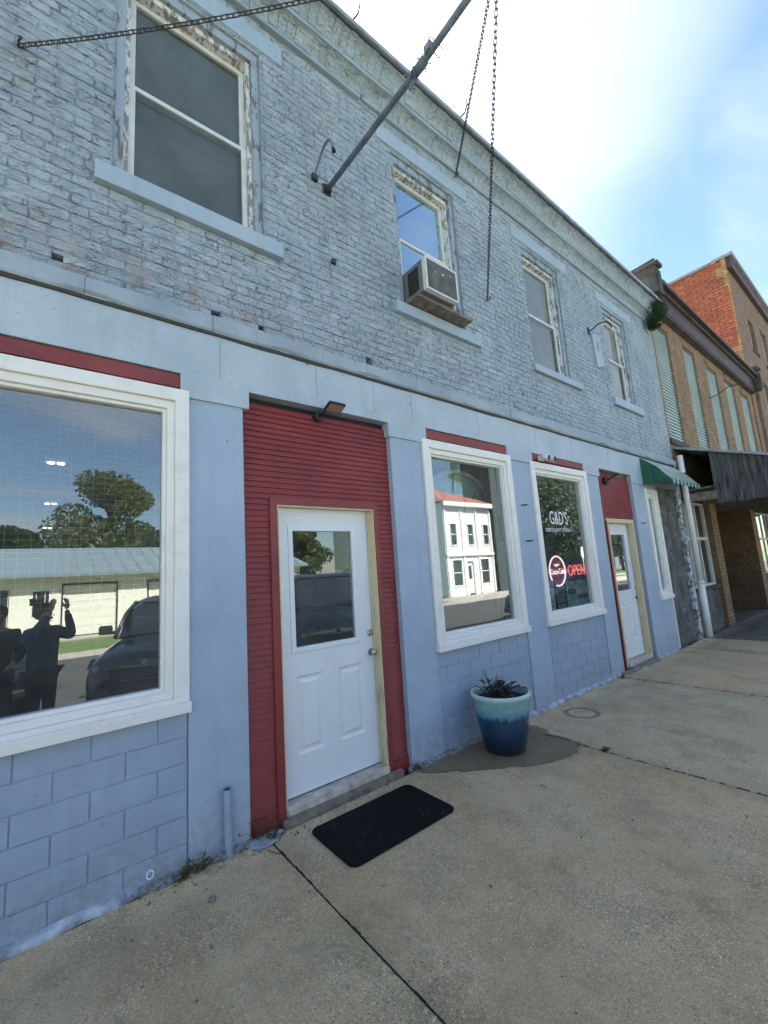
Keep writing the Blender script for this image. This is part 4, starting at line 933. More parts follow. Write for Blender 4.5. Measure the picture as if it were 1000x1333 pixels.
for k in range(110):
    a = random.uniform(0, 6.28); rr = random.uniform(.0, .20); b = PC+Vector((math.cos(a)*rr, math.sin(a)*rr, .40*PSC+random.uniform(.0, .09))); aa = a+random.uniform(-1, 1)
    vs, fs = leaf(b, (math.cos(aa), math.sin(aa), random.uniform(.1, .8)), (0, 0, 1), random.uniform(.06, .11), random.uniform(.026, .042), .35); MB().add(vs, fs, True).build('leaf', 'purple', pl)
mb = MB()
for k in range(10): a = k*.63; mb.tube([PC+Vector((0, 0, .45)), PC+Vector((math.cos(a)*.11, math.sin(a)*.11, .52))], .003, 5)
mb.tube([PC+Vector((-.03, 0, .46)), PC+Vector((-.12, -.02, .56)), PC+Vector((-.20, -.03, .60))], .003, 5); mb.build('stem', 'purple', pl)
for k in range(5): vs, fs = leaf(PC+Vector((-.17+.01*k, -.02, .585)), (math.cos(k*1.3+2), math.sin(k*1.3+2), .3), (0, 0, 1), .06, .026, .3); MB().add(vs, fs, True).build('leaf', 'purple', pl)
pl = empty('spiky_grass_plant', PC+Vector((.02, .06, .37*PSC)), label='thin tuft of upright green blades at the back of the pot', cat='plant')
for k in range(16):
    a = random.uniform(0, 6.28); vs, fs = leaf(PC+Vector((.03+random.uniform(-.06, .09), .10+random.uniform(-.03, .03), .37*PSC)), (math.cos(a)*.3, math.sin(a)*.3, 1), (math.cos(a+1.5), math.sin(a+1.5), 0), random.uniform(.18, .32), .008, .12, 5); MB().add(vs, fs, True).build('blade', 'blade', pl)
# weeds and debris
def weed(x, y, n, h, lab, mat='weed', z=0.):
    W_ = empty('weed', (x, y, z), label=lab, cat='weed', group='weeds along the wall')
    st = MB(); lf = MB()
    for k in range(n):
        a = random.uniform(0, 6.28); t = random.uniform(.1, .8); b = Vector((x+random.uniform(-.03, .03), y+random.uniform(-.02, .01), z)); e = b+Vector((math.cos(a)*h*t, -abs(math.sin(a))*h*t*.7, h*random.uniform(.3, 1)))
        st.tube([b, (b+e)/2+Vector((0, 0, h*.1)), e], [.0022, .0016, .0010], 4)
        for q in range(4): c = b.lerp(e, random.uniform(.3, 1)); aa = random.uniform(0, 6.28); lf.add(*leaf(c, (math.cos(aa), math.sin(aa), .3), (0, 0, 1), random.uniform(.015, .04), .010, .2, 2))
    st.build('stem', 'dry' if mat == 'weed' else mat, W_); lf.build('leaves', mat, W_)
for x, y, n, h, lab in ((.72, -.06, 18, .10, 'green weeds in the gap under the block wall near the small white ring'), (.82, -.05, 14, .12, 'leafy weeds in the gap left of the short standpipe'), (1.22, .0, 12, .22, 'tall dry weed at the foot of the red siding left of the door'), (1.27, -.06, 10, .09, 'small weed beside the white paint residue before the door'), (4.0, -1.0, 26, .035, 'low tuft of weeds growing in the middle of the sidewalk joint'), (6.55, -.08, 12, .09, 'weeds at the wall base left of the farther door'), (9.6, -.05, 10, .10, 'weeds under the bare rendered wall'), (2.62, -.03, 8, .08, 'small weeds at the right foot of the nearer door surround')):
    weed(x, y, n, h, lab)
strip2 = blob('paint_patch', [(1.10, -.02), (1.17, -.13), (1.30, -.12), (1.37, -.05), (1.34, .0), (1.2, .01)], .0075, 'chip', 4, .006, label='white paint residue on the ground at the corner of the door surround', cat='paint residue')
def rock(x, y, r, mat, lab, nm='pebble'):
    bm = bmesh.new(); bmesh.ops.create_icosphere(bm, subdivisions=2, radius=r)
    for v in bm.verts: v.co *= 1+noise.noise(v.co*40/max(r*30, .5)+Vector((x, y, 0)))*.4; v.co.z *= .6; v.co += Vector((x, y, r*.42))
    me = bpy.data.meshes.new(nm); bm.to_mesh(me); bm.free(); me.materials.append(M[mat]); link(nm, me, label=lab, cat='stone' if nm == 'pebble' else 'debris')
rock(.80, -.36, .022, 'wood', 'brown pebble lying alone on the concrete in the near slab'); rock(.99, -.47, .013, 'conc', 'small pale pebble in a dimple of the concrete'); rock(1.10, -.11, .022, 'conc', 'pale stone at the end of the rubble before the standpipe'); rock(1.16, -.14, .014, 'grit', 'small grey stone next to the white paint residue')
def twig(pts, r, lab): MB().tube(curve(pts, 6), r, 6).build('twig', 'bark', label=lab, cat='twig')
twig([(4.03, -.25, .008), (3.98, -.10, .012), (4.06, .0-.03, .008)], .004, 'dark bent twig against the wall right of the flower pot'); twig([(3.98, -.42, .01), (4.01, -.62, .016), (3.99, -.85, .008)], .004, 'thin twig lying along the sidewalk joint'); twig([(1.2, -.17, .006), (1.22, -.24, .010), (1.25, -.27, .006)], .0028, 'short curved twig by the corner of the near slab')
mb = MB()
for k in range(420):
    x = random.choice((random.uniform(-1.2, 9.2), random.uniform(.4, 4.2))); y = -.04-abs(random.gauss(0, .07)) if random.random() < .75 else random.uniform(-2.4, -.1)
    s = random.uniform(.0025, .008); a = random.uniform(0, 3.14); mb.obox((x, y, .004+s*.3), (math.cos(a)*s, math.sin(a)*s, 0), (-math.sin(a)*s*.6, math.cos(a)*s*.6, 0), (0, 0, s*.35))
mb.build('grit_crumbs', 'grit', kind='stuff', label='loose crumbs of grit and paint scattered along the wall base', cat='grit')
mb = MB()
for k in range(150):
    x = random.uniform(9.3, 16); y = -abs(random.gauss(.15, .35))-.05; s = random.uniform(.012, .035); a = random.uniform(0, 3.14); mb.add([(x, y, .012), (x+math.cos(a)*s, y+math.sin(a)*s, .018), (x+math.cos(a+.8)*s*1.3, y+math.sin(a+.8)*s*1.3, .010), (x+math.cos(a+1.5)*s, y+math.sin(a+1.5)*s, .014)], [(0, 1, 2, 3)])
mb.build('leaf_litter', 'dry', kind='stuff', label='dead leaves scattered under the wooden canopy', cat='leaf litter')
mb = MB()
for k in range(160):
    a, b = random.choice([((1.26, -.1), (1.26, -2.6)), ((4.0, -.1), (4.0, -2.6)), ((6.62, -.1), (6.62, -2.6))]); t = random.random(); x = a[0]; y = a[1]+(b[1]-a[1])*t
    s = random.uniform(.0015, .004); mb.obox((x+random.uniform(-.004, .004), y, -.003), (s, 0, 0), (0, s*5, 0), (0, 0, .0035))
mb.build('joint_dirt', 'soil', kind='stuff', label='dirt and moss filling the sidewalk joints', cat='dirt')
# bush at the cornice end
def leafcloud(mb, c, rad, n, s, flat=1.):
    for k in range(n):
        while True:
            v = Vector((random.uniform(-1, 1), random.uniform(-1, 1), random.uniform(-1, 1)))
            if v.length < 1: break
        v = v.normalized()*(v.length**.5); p = Vector(c)+Vector((v.x*rad[0], v.y*rad[1], v.z*rad[2]))
        a = Vector((random.gauss(0, 1), random.gauss(0, 1), random.gauss(0, 1))).normalized(); b = a.orthogonal().normalized(); L_ = s*random.uniform(.6, 1.3)
        mb.add([p-a*L_*.5, p+b*L_*.28, p+a*L_*.5, p-b*L_*.28], [(0, 1, 2, 3)])
g = empty('wall_bush', (10.25, -.1, 6.7), label='green bush sprouting from the end of the cornice', cat='bush')
mb = MB()
for c, r in (((10.22, -.22, 6.93), (.27, .22, .2)), ((10.3, -.2, 7.13), (.22, .2, .2)), ((10.38, -.2, 7.02), (.2, .2, .25)), ((10.20, -.18, 6.72), (.22, .17, .17)), ((10.35, -.22, 7.3), (.09, .1, .14)), ((10.12, -.15, 6.6), (.10, .1, .12))): leafcloud(mb, c, r, 520, .048)
mb.build('foliage', 'bush', g); mb = MB()
for k in range(7): mb.tube([(10.3, -.05, 6.95), (10.2+.1*random.random(), -.25, 6.9+.25*random.random()), (10.15+.3*random.random(), -.35, 6.8+.5*random.random())], [.012, .007, .003], 5)
mb.build('branches', 'bark', g)
# hooks on the roof edge
for k, (x, z) in enumerate(((2.24, 7.20), (3.84, 7.2))):
    MB().tube([(x, -.31, 7.19), (x+.03, -.36, 7.23), (x+.03, -.40, 7.30), (x+.01, -.42, 7.34)], .010, 6).build('roof_hook', 'rust', label='rusty iron hook sticking up from the roof edge %s' % ('left of the pole', 'above the air conditioner window')[k], cat='hook', group='iron hooks on the roof edge')
# ------------------------------------------------------------------ brown brick building
B2 = empty('brown_brick_building', (15, 0, 0), label='brown brick shop building with tall corrugated panels in its upper windows', cat='building')
W2 = [(10.66, 11.66, 4.2, 6.97), (12.68, 13.60, 4.2, 6.97), (14.56, 15.62, 4.2, 6.95), (16.44, 17.50, 4.2, 6.98), (18.30, 19.42, 4.2, 6.96)]
wall(MB(), 10.465, 20.0, 3.3, 7.25, W2, .03, .35).build('brick_front', 'b2', B2)
for a, b, c, d in W2:
    n = 36; vs = []
    for i in range(n):
        z = c+(d-c)*i/n; z2 = c+(d-c)*(i+1)/n; vs += [(a, .115, z), (b, .115, z), (a, .062, z+.004), (b, .062, z+.004), (a, .07, z+.04), (b, .07, z+.04), (a, .115, z2), (b, .115, z2)]
    f = MB().add(vs, [(8*i+q, 8*i+q+1, 8*i+q+3, 8*i+q+2) for i in range(n) for q in (0, 2, 4)]).build('window_panel', 'shutter', B2)
    MB().box(a-.08, b+.08, -.02, .028, c-.12, c-.01).build('sill', 'darkstone', f); MB().ring(a+.001, b-.001, c+.001, d-.001, .03, .045, .13).build('frame', 'wood', f)
    mb = MB()
    for k in range(12): x = a+.03+k*(b-a-.06)/12; mb.box(x, x+(b-a)/12-.016, .012, .029, d+.02, d+.22)
    mb.build('soldier_course', 'b2', f)
MB().box(10.47, 20.0, -.12, .35, 7.251, 7.31).build('frieze_mould', 'darkstone', B2, .01); MB().box(10.50, 19.95, -.13, .30, 7.311, 7.72).build('frieze', 'maroon', B2)
MB().box(10.42, 20.02, -.20, .32, 7.721, 7.79).build('cornice_mould', 'darkstone', B2, .01); MB().box(10.42, 20.02, -.30, .36, 7.791, 7.86).build('cornice_top', 'maroon', B2, .01)
mb = MB(); x = 10.36
while x < 20: b = x+random.uniform(.5, .9); mb.box(x, b-.01, -.22, .30, 7.861, 8.02+random.uniform(-.03, .03), .012); x = b
mb.build('parapet_coping', 'darkstone', B2)
for x in (10.34, 19.8):
    mb = MB(); mb.box(x, x+.24, -.30, .34, 7.3, 8.05, .01); mb.box(x+.02, x+.22, -.34, -.301, 7.36, 7.95); mb.box(x-.03, x+.27, -.37, .38, 8.051, 8.13, .01); mb.box(x+.03, x+.21, -.30, .30, 8.131, 8.22, .015); mb.build('end_bracket', 'darkstone', B2, .012)
mb = MB(); mb.box(10.465, 20, .351, 14, 7.5, 7.6); mb.box(10.465, 10.6, .351, 14, 6.9, 7.5); mb.box(19.8, 20, .351, 14, 0, 7.5); mb.box(10.465, 20, 13.8, 14, 0, 7.5); mb.box(10.6, 19.8, 3.2, 3.4, -.1, 7.5); mb.build('building_shell', 'b2x', B2)
# shop front under canopy
def bwall(x0, x1, y0, y1, z0, z1):
    MB().quad((x0, y0, z0), (x1, y0, z0), (x1, y0, z1), (x0, y0, z1)).add([(x0, y0, z1), (x1, y0, z1), (x1, y1, z1), (x0, y1, z1)], [(0, 1, 2, 3)]).build('brick_pier_front', 'b2', B2)
    MB().quad((x0, y1, z0), (x0, y0, z0), (x0, y0, z1), (x0, y1, z1)).quad((x1, y0, z0), (x1, y1, z0), (x1, y1, z1), (x1, y0, z1)).build('brick_pier_side', 'b2x', B2)
bwall(12.38, 12.86, -.02, .6, -.1, 2.9); bwall(16.3, 16.85, -.02, 2.2, -.1, 2.9); bwall(19.5, 20.0, -.02, .6, -.1, 2.9)
MB().box(10.52, 12.378, .06, .3, -.1, .88, .004).build('stone_bulkhead', 'dstucco', B2, .01); MB().box(10.50, 12.378, .0, .35, .885, .95).build('bulkhead_sill', 'darkstone', B2, .01)
MB().box(16.86, 19.498, .06, .3, -.1, .88, .004).build('stone_bulkhead', 'darkstone', B2, .01); MB().box(16.86, 19.498, .0, .35, .885, .95).build('bulkhead_sill', 'darkstone', B2, .01)
def storewin(x0, x1, z0, z1, y, mull):
    f = MB().ring(x0, x1, z0, z1, .05, y, y+.07).build('shop_window', 'sash', B2)
    mb = MB(); mb.box(x0+.05, x1-.05, y+.01, y+.06, 1.98, 2.05)
    for x in mull: mb.box(x-.02, x+.02, y+.012, y+.058, z0+.05, 1.979); mb.box(x-.02, x+.02, y+.012, y+.058, 2.051, z1-.05)
    mb.build('mullion', 'sash', f); MB().quad((x0+.05, y+.035, z0+.05), (x1-.05, y+.035, z0+.05), (x1-.05, y+.035, z1-.05), (x0+.05, y+.035, z1-.05)).build('pane', 'glass', f)
storewin(10.52, 12.376, .952, 2.85, .1, (11.1, 11.75)); storewin(16.86, 19.49, .952, 2.85, .1, (17.5, 18.2, 18.9))
f = MB().ring(14.3, 15.4, 0, 2.3, .08, 1.9, 2.0, wb=.0).build('shop_door', 'peel', B2); MB().box(14.38, 15.32, 1.93, 1.97, .02, .9).build('kick_panel', 'wood', f); MB().quad((14.38, 1.95, .9), (15.32, 1.95, .9), (15.32, 1.95, 2.22), (14.38, 1.95, 2.22)).build('pane', 'glass', f)
MB().box(12.862, 14.299, 1.92, 2.0, 0, 1.0).build('entry_bulkhead', 'wood', B2); MB().box(15.401, 16.298, 1.92, 2.0, 0, 2.9).build('entry_panel', 'pbl', B2); MB().box(13.0, 14.2, 1.93, 1.95, 1.0, 2.2).build('boarded_pane', 'shade', B2)
MB().box(12.87, 16.29, -.025, 3.1, -.1, -.012).build('entry_floor', 'conc2', B2); MB().box(10.5, 19.99, -.015, 2.3, 2.901, 3.30).build('shop_lintel', 'wood', B2)
mb = MB(); mb.quad((10.6, 3.19, 0), (19.8, 3.19, 0), (19.8, 3.19, 2.9), (10.6, 3.19, 2.9)); mb.build('shop_back_wall', 'interior', B2)
# canopy
g = empty('wooden_canopy', (15, -1, 2.7), label='dark weathered plank canopy over the brown brick shop front', cat='canopy')
cx0, cx1, cy = 10.72, 19.9, -1.95
def rz(y): return 3.99+(y)*.355
MB().add([(cx0-.05, .025, 4.02), (cx1, .025, 4.02), (cx1, cy-.1, rz(cy-.1)+.02), (cx0-.05, cy-.1, rz(cy-.1)+.02), (cx0-.05, .025, 3.97), (cx1, .025, 3.97), (cx1, cy-.1, rz(cy-.1)-.03), (cx0-.05, cy-.1, rz(cy-.1)-.03)], [(0, 1, 2, 3), (7, 6, 5, 4), (0, 3, 7, 4), (3, 2, 6, 7), (1, 5, 6, 2), (0, 4, 5, 1)]).build('roof', 'galv', g)
y = -.57
while y > cy+.02:
    wd = random.uniform(.10, .15); y2 = max(y-wd, cy+.01); j = random.uniform(-.008, .008)
    MB().add([(cx0+j, y-.003, 2.66+j), (cx0+j, y2, 2.66+j), (cx0+j, y2, rz(y2)-.035), (cx0+j, y-.003, rz(y)-.035), (cx0+.025+j, y-.003, 2.66), (cx0+.025+j, y2, 2.66), (cx0+.025+j, y2, rz(y2)-.035), (cx0+.025+j, y-.003, rz(y)-.035)], [(0, 1, 2, 3), (7, 6, 5, 4), (0, 4, 5, 1), (3, 2, 6, 7), (0, 3, 7, 4), (1, 5, 6, 2)]).build('plank', 'plank', g)
    y = y2
x = cx0+.03
while x < cx1:
    wd = random.uniform(.13, .18); MB().box(x, x+wd-.004, cy-.02, cy+.005, 2.66+random.uniform(-.01, .01), rz(cy)-.03).build('plank', 'plank', g); x += wd
mb = MB(); mb.box(cx0+.05, cx0+.14, cy+.02, -.02, 2.78, 2.90); mb.box(cx0+.2, cx1-.05, cy+.03, cy+.12, 2.7, 2.85); mb.box(10.66, 10.72, -.60, .0, 2.76, 2.93)
x = 12
while x < cx1: mb.box(x, x+.06, cy+.13, -.02, 2.80, 2.92); x += 1.2
mb.build('beam', 'wood', g); MB().box(cx0+.06, cx1-.05, cy+.13, -.02, 3.02, 3.05).build('ceiling', 'wood', g)
# curved hook on brown building
MB().tube(curve([(14.36, .03, 5.92), (14.42, -.15, 5.97), (14.5, -.40, 6.12), (14.55, -.62, 6.10), (14.60, -.66, 5.98)], 8), .014, 8).build('lamp_arm', 'darkmetal', label='curved black iron lamp arm on the brown brick front between corrugated panels', cat='lamp arm')
# ------------------------------------------------------------------ tall red brick building
B3 = empty('tall_red_brick_building', (25, 0, 0), label='tallest brick building at the end with an orange red side wall', cat='building')
W3_ = [(20.5, 21.35, 4.3, 8.4), (22.6, 23.6, 4.3, 8.4), (24.9, 26, 4.3, 8.4), (27.3, 28.4, 4.3, 8.4), (22.02, 22.95, 9.65, 11.0), (24.3, 25.6, 9.5, 11.3), (27.2, 28.4, 9.5, 11.3)]
wall(MB(), 20.003, 34, -.1, 12.35, W3_, .0, .35).build('brick_front', 'b3', B3)
for a, b, c, d in W3_:
    f = MB().ring(a+.001, b-.001, c+.001, d-.001, .06, .12, .18).build('window', 'shade' if a > 24 and d > 9 else 'peel', B3); MB().quad((a+.06, .16, c+.06), (b-.06, .16, c+.06), (b-.06, .16, d-.06), (a+.06, .16, d-.06)).build('pane', 'shutter' if d < 9 else ('pWhite' if a > 24 else 'winblack'), f)
    MB().box(a-.08, b+.08, -.04, .0, c-.12, c-.01).build('sill', 'darkstone', f)
MB().quad((20.0, 14, 3), (20.0, .46, 3), (20.0, .46, 12.75), (20.0, 14, 12.75)).build('brick_side', 'b3x', B3)
z = 7.6; mb = MB(); k = 0
while z < 12.7: wd = .34 if k % 2 else .16; wd = wd if (z < 9.2 or z > 11.6) else .06; mb.box(19.988, 20.002, .0, wd, z, z+.40); z += .405; k += 1
mb.build('quoins', 'b3q', B3)
MB().quad((20.0, .46, 3), (20.0, .0, 3), (20.0, .0, 12.75), (20.0, .46, 12.75)).build('corner_side', 'b3x', B3)
MB().box(20.004, 34, -.14, .3, 12.351, 12.78).build('frieze', 'maroon', B3); MB().box(19.94, 34, -.24, .46, 12.781, 12.90).build('parapet_cap', 'galv', B3, .01); MB().box(19.92, 20.2, .461, 14, 12.751, 12.86).build('side_cap', 'galv', B3, .01)
mb = MB(); mb.box(20.2, 34, .36, 14, 12.2, 12.3); mb.box(33.8, 34, .36, 14, -.1, 12.2); mb.box(20.01, 33.8, 13.8, 14, -.1, 12.2); mb.build('building_shell', 'b3x', B3)
# ------------------------------------------------------------------ across the street (seen in the glass)
g = empty('white_garage_building', (0, -22, 0), label='long low white metal garage building with a blue-grey metal roof', cat='building')
GX0, GX1 = -16, 12.5; doors = [(.84, 2.85), (4.2, 6.2), (7.6, 9.6), (-6.5, -4.2)]
wall(MB(), GX0, GX1, -.16, 2.62, [(a, b, -.2, 2.12) for a, b in doors]+[(-.2, .35, .9, 1.9), (-1.9, -.95, -.2, 2.05)], -20.9, -20.75).build('wall', 'sidingw', g)
mb = MB(); x = GX0
while x < GX1: mb.box(x, x+.02, -20.75, -20.735, -.1, 2.6) if not any(a-.05 < x < b+.05 for a, b in doors) else None; x += .3
mb.build('siding_rib', 'sidingw', g)
for a, b in doors:
    f = MB().ring(a-.06, b+.06, -.16, 2.18, .06, -20.77, -20.70, wb=0).build('door_frame', 'winblack', g)
    for k in range(6): MB().box(a+.002, b-.002, -20.86, -20.82, -.1+k*.37, .26+k*.37).build('garage_door_panel', 'sidingw', f)
f = MB().ring(-.2, .35, .9, 1.9, .05, -20.8, -20.72).build('window', 'winblack', g); MB().quad((-.15, -20.76, .95), (.30, -20.76, .95), (.30, -20.76, 1.85), (-.15, -20.76, 1.85)).build('pane', 'winblack', f); MB().box(-1.9, -.95, -20.86, -20.8, -.1, 2.05).build('side_door', 'winblack', g)
MB().box(.45, .62, -20.74, -20.70, 1.38, 1.48).build('number_plate', 'redroof', g)
mb = MB(); mb.add([(GX0-.3, -20.2, 2.62), (GX1+.3, -20.2, 2.62), (GX1+.3, -25.2, 4.15), (GX0-.3, -25.2, 4.15), (GX0-.3, -30.2, 2.62), (GX1+.3, -30.2, 2.62)], [(0, 1, 2, 3), (3, 2, 5, 4)]); mb.add([(GX0-.3, -20.2, 2.50), (GX1+.3, -20.2, 2.50), (GX1+.3, -20.2, 2.62), (GX0-.3, -20.2, 2.62)], [(0, 1, 2, 3)]); mb.build('roof', 'metalroof', g)
mb = MB(); x = GX0
while x < GX1: mb.bar((x, -20.2, 2.645), (x, -25.2, 4.175), .03, .03); x += .6
mb.build('roof_rib', 'metalroof', g); mb = MB(); mb.box(GX0, GX1, -30, -29.85, -.1, 2.6); mb.box(GX0, GX0+.15, -29.8, -20.9, -.1, 2.6); mb.box(GX1-.15, GX1, -29.8, -20.9, -.1, 2.6); mb.quad((GX0, -20.7, 2.6), (GX1, -20.7, 2.6), (GX1, -20.2, 2.58), (GX0, -20.2, 2.58)); mb.build('rear_walls', 'sidingw', g)
# white two storey house
g = empty('white_two_storey_building', (25, -20, 0), label='bright white two storey building with a red roof across the street', cat='building')
X0, X1, Y0, Y1 = 20.8, 25.75, -16.4, -30
sc_w = [(21.35, 21.95, 3.3, 4.75), (23.15, 23.75, 3.3, 4.75), (24.8, 25.4, 3.3, 4.75), (21.35, 22.25, .6, 2.3), (24.2, 25.1, .6, 2.3)]
wall(MB(), X0, X1, -.12, 6.2, sc_w+[(22.85, 23.5, -.2, 2.15)], -16.6, -16.4).build('front_wall', 'whitewall', g)
for a, b, c, d in sc_w:
    f = MB().ring(a-.07, b+.07, c-.07, d+.07, .09, -16.45, -16.36).build('window', 'whitewall', g); MB().box(a, b, -16.47, -16.44, (c+d)/2-.03, (c+d)/2+.03).build('meeting_rail', 'whitewall', f); MB().quad((b, -16.5, c), (a, -16.5, c), (a, -16.5, d), (b, -16.5, d)).build('pane', 'winblack', f)
f = MB().box(22.85, 23.5, -16.55, -16.5, 0, 2.12).build('entrance_door', 'whitewall', g); MB().box(23.03, 23.32, -16.5, -16.48, 1.0, 1.85).build('pane', 'winblack', f)
MB().box(X0-.01, X1, -16.39, -16.28, 2.55, 2.72).build('belt_course', 'whitewall', g); MB().box(X0-.15, X1+.1, -16.39, -16.1, 5.95, 6.25).build('cornice', 'whitewall', g)
for x in (20.85, 22.45, 24.05, 25.55): MB().box(x, x+.16, -16.39, -16.33, 0, 5.9).build('pilaster', 'whitewall', g)
mb = MB(); mb.box(X0, X0+.2, -29.8, -16.61, -.12, 6.2); mb.box(X1-.2, X1, -29.8, -16.61, -.12, 6.2); mb.box(X0, X1, Y1, -29.81, -.12, 6.2); mb.build('side_walls', 'whitewall', g)
MB().add([(X0-.3, -16.1, 6.26), (X1+.3, -16.1, 6.26), (X1+.3, Y1-.3, 6.26), (X0-.3, Y1-.3, 6.26), (X0+2.3, -20.5, 8.2), (X1-2.3, -20.5, 8.2), (X1-2.3, Y1+4, 8.2), (X0+2.3, Y1+4, 8.2)], [(0, 1, 5, 4), (1, 2, 6, 5), (2, 3, 7, 6), (3, 0, 4, 7), (4, 5, 6, 7)]).build('roof', 'redroof', g)
g = empty('added_dark_block', (30, -22, 0), label='added tall dark grey green block beside the white building, giving a dark strip in the glass', cat='building')  # added block, there to reflect as a dark strip in the second display window
DW = [(26.6, 27.4, 3.4, 5.4), (28.3, 29.1, 3.4, 5.4), (26.6, 27.4, 7, 9), (28.3, 29.1, 7, 9), (27.4, 28.6, -.2, 2.4)]
wall(MB(), 25.95, 30.2, -.14, 12, DW, -16.4, -16.2).build('front_wall', 'curtain', g)
for a, b, c, d in DW: f = MB().ring(a, b, c, d, .08, -16.36, -16.28).build('window', 'wood', g); MB().quad((a+.08, -16.32, c+.08), (b-.08, -16.32, c+.08), (b-.08, -16.32, d-.08), (a+.08, -16.32, d-.08)).build('pane', 'winblack', f)
mb = MB(); mb.box(25.95, 26.15, -18.9, -16.401, -.14, 12); mb.box(30.0, 30.2, -18.9, -16.401, -.14, 12); mb.box(26.15, 30.0, -18.9, -18.7, -.14, 12); mb.box(26.15, 30.0, -18.7, -16.401, 11.7, 11.8); mb.build('side_walls', 'curtain', g); MB().box(25.9, 30.25, -19.0, -16.05, 12.001, 12.3).build('coping', 'galv', g)
# water tower
g = empty('water_tower', (50, -34, 0), label='pale green water tower on legs behind the white two storey building', cat='water tower')
TC = Vector((48.5, -36, 0)); MB().lathe([(0, 13.6), (2.2, 14.2), (3.0, 15.2), (3.0, 20), (2.6, 21), (0, 22.3)], TC, 28).build('tank', 'tank', g); MB().lathe([(3.0, 15.1), (3.5, 15.1), (3.5, 15.25), (3.0, 15.25)], TC, 28).build('balcony', 'tank', g)
for k in range(4): a = k*math.pi/2+.5; MB().tube([TC+Vector((math.cos(a)*4.3, math.sin(a)*4.3, -.1)), TC+Vector((math.cos(a)*2.9, math.sin(a)*2.9, 15.1))], .18, 8).build('leg', 'tank', g)
MB().tube([TC+Vector((0, 0, -.1)), TC+Vector((0, 0, 13.9))], .4, 10).build('riser_pipe', 'tank', g)
# small grey roofed house
def house(x, y, w_, d_, h, lab, roof='greyroof', wl='housewall'):
    g = empty('house', (x, y, 0), label=lab, cat='house')
    wall(MB(), x-w_/2, x+w_/2, -.16, h, [(x-w_/4-.4, x-w_/4+.4, 1, 2), (x+w_/4-.4, x+w_/4+.4, 1, 2), (x-.4, x+.4, -.2, 2)], y, y-.2).build('front_wall', wl, g)
    mb = MB(); mb.box(x-w_/2, x-w_/2+.2, y-d_, y-.201, -.16, h); mb.box(x+w_/2-.2, x+w_/2, y-d_, y-.201, -.16, h); mb.box(x-w_/2+.2, x+w_/2-.2, y-d_, y-d_+.2, -.16, h); mb.build('side_walls', wl, g)
    for a in (x-w_/4-.4, x+w_/4-.4): f = MB().ring(a, a+.8, 1, 2, .06, y-.1, y-.05).build('window', 'whitewall', g); MB().quad((a, y-.08, 1), (a+.8, y-.08, 1), (a+.8, y-.08, 2), (a, y-.08, 2)).build('pane', 'winblack', f)
    MB().box(x-.4, x+.4, y-.15, y-.1, -.1, 2).build('door', 'wood', g)
    MB().add([(x-w_/2-.3, y+.4, h-.05), (x+w_/2+.3, y+.4, h-.05), (x+w_/2+.3, y-d_/2, h+d_*.28), (x-w_/2-.3, y-d_/2, h+d_*.28), (x-w_/2-.3, y-d_-.4, h-.05), (x+w_/2+.3, y-d_-.4, h-.05)], [(0, 1, 2, 3), (3, 2, 5, 4), (0, 3, 4), (1, 5, 2)]).build('roof', roof, g)
house(17.2, -42, 9, 8, 2.6, 'low house with a grey gable roof behind the parked vehicles'); house(66, -26, 12, 9, 3.6, 'dark roofed house half hidden by the big tree', 'darkstone'); house(78, -30, 10, 8, 2.8, 'white cottage beyond a green lawn far down the street', 'greyroof', 'whitewall')
# trees
def tree(x, y, h, r, mat, lab, n=26, leaf_s=.34, trunk=.25, dens=230, base=.32):
    g = empty('tree', (x, y, 0), label=lab, cat='tree', group='trees across the street'); mb = MB(); lf = MB()
    mb.tube([(x, y, -.2), (x+random.uniform(-.2, .2), y, h*.3), (x+random.uniform(-.3, .3), y, h*.6)], [trunk, trunk*.75, trunk*.4], 9)
    for k in range(n):
        a = random.uniform(0, 6.28); t = random.uniform(base, .93); rr = r*math.sin(math.pi*min(1, max(.12, (t-base+.12)/(1.1-base))))**.7*random.uniform(.35, .85)
        c = Vector((x+math.cos(a)*rr, y+math.sin(a)*rr, h*t)); mb.tube([(x, y, h*max(.2, t-.3)), c.lerp(Vector((x, y, h*t)), .5)+Vector((0, 0, -.2)), c], [trunk*.3, trunk*.2, .03], 5, False)
        s = r*random.uniform(.24, .40); leafcloud(lf, c, (s, s, s*.8), dens, leaf_s)
    mb.build('trunk', 'bark', g); lf.build('crown', mat, g)
tree(3.9, -33, 10.2, 3.9, 'leafA', 'big round tree rising behind the garage roof', 34, .30, .35, 330, .25)
tree(-1.2, -34, 6.6, 1.8, 'leafB', 'smaller round tree behind the garage roof left of the big one'); tree(-4.5, -36, 7.5, 2.8, 'leafB', 'tree behind the left end of the garage')
tree(8.6, -40, 6.8, 2.3, 'leafB', 'low tree behind the garage roof right of the big one'); tree(1.2, -44, 6.2, 2.6, 'leafA', 'far low tree behind the garage')
for k, (x, y, h, r) in enumerate(((14, -50, 9, 5), (19.5, -55, 10, 5), (26, -58, 12, 5), (33, -60, 10, 5), (9, -52, 8.5, 4.5))): tree(x, y, h, r, 'leafB', 'tree in the far row beyond the grey roofed house, number %s counted from the garage' % ('three', 'four', 'five', 'six', 'two')[k], 22, .5, .3, 200)
tree(19.0, -33, 7.4, 2.0, 'leafA', 'loose branched tree beside the white two storey building')
tree(54, -27, 14.5, 6.6, 'leafB', 'very large dark tree down the street seen in the lettered window', 52, .5, .5, 420, .10); tree(58, -31.5, 13, 5.8, 'leafB', 'second large dark tree down the street behind the first', 44, .5, .5, 360, .10); tree(53.0, -23.0, 6.4, 3.0, 'leafC', 'pale green round tree before the large dark tree', 34, .34, .2, 320, .10)
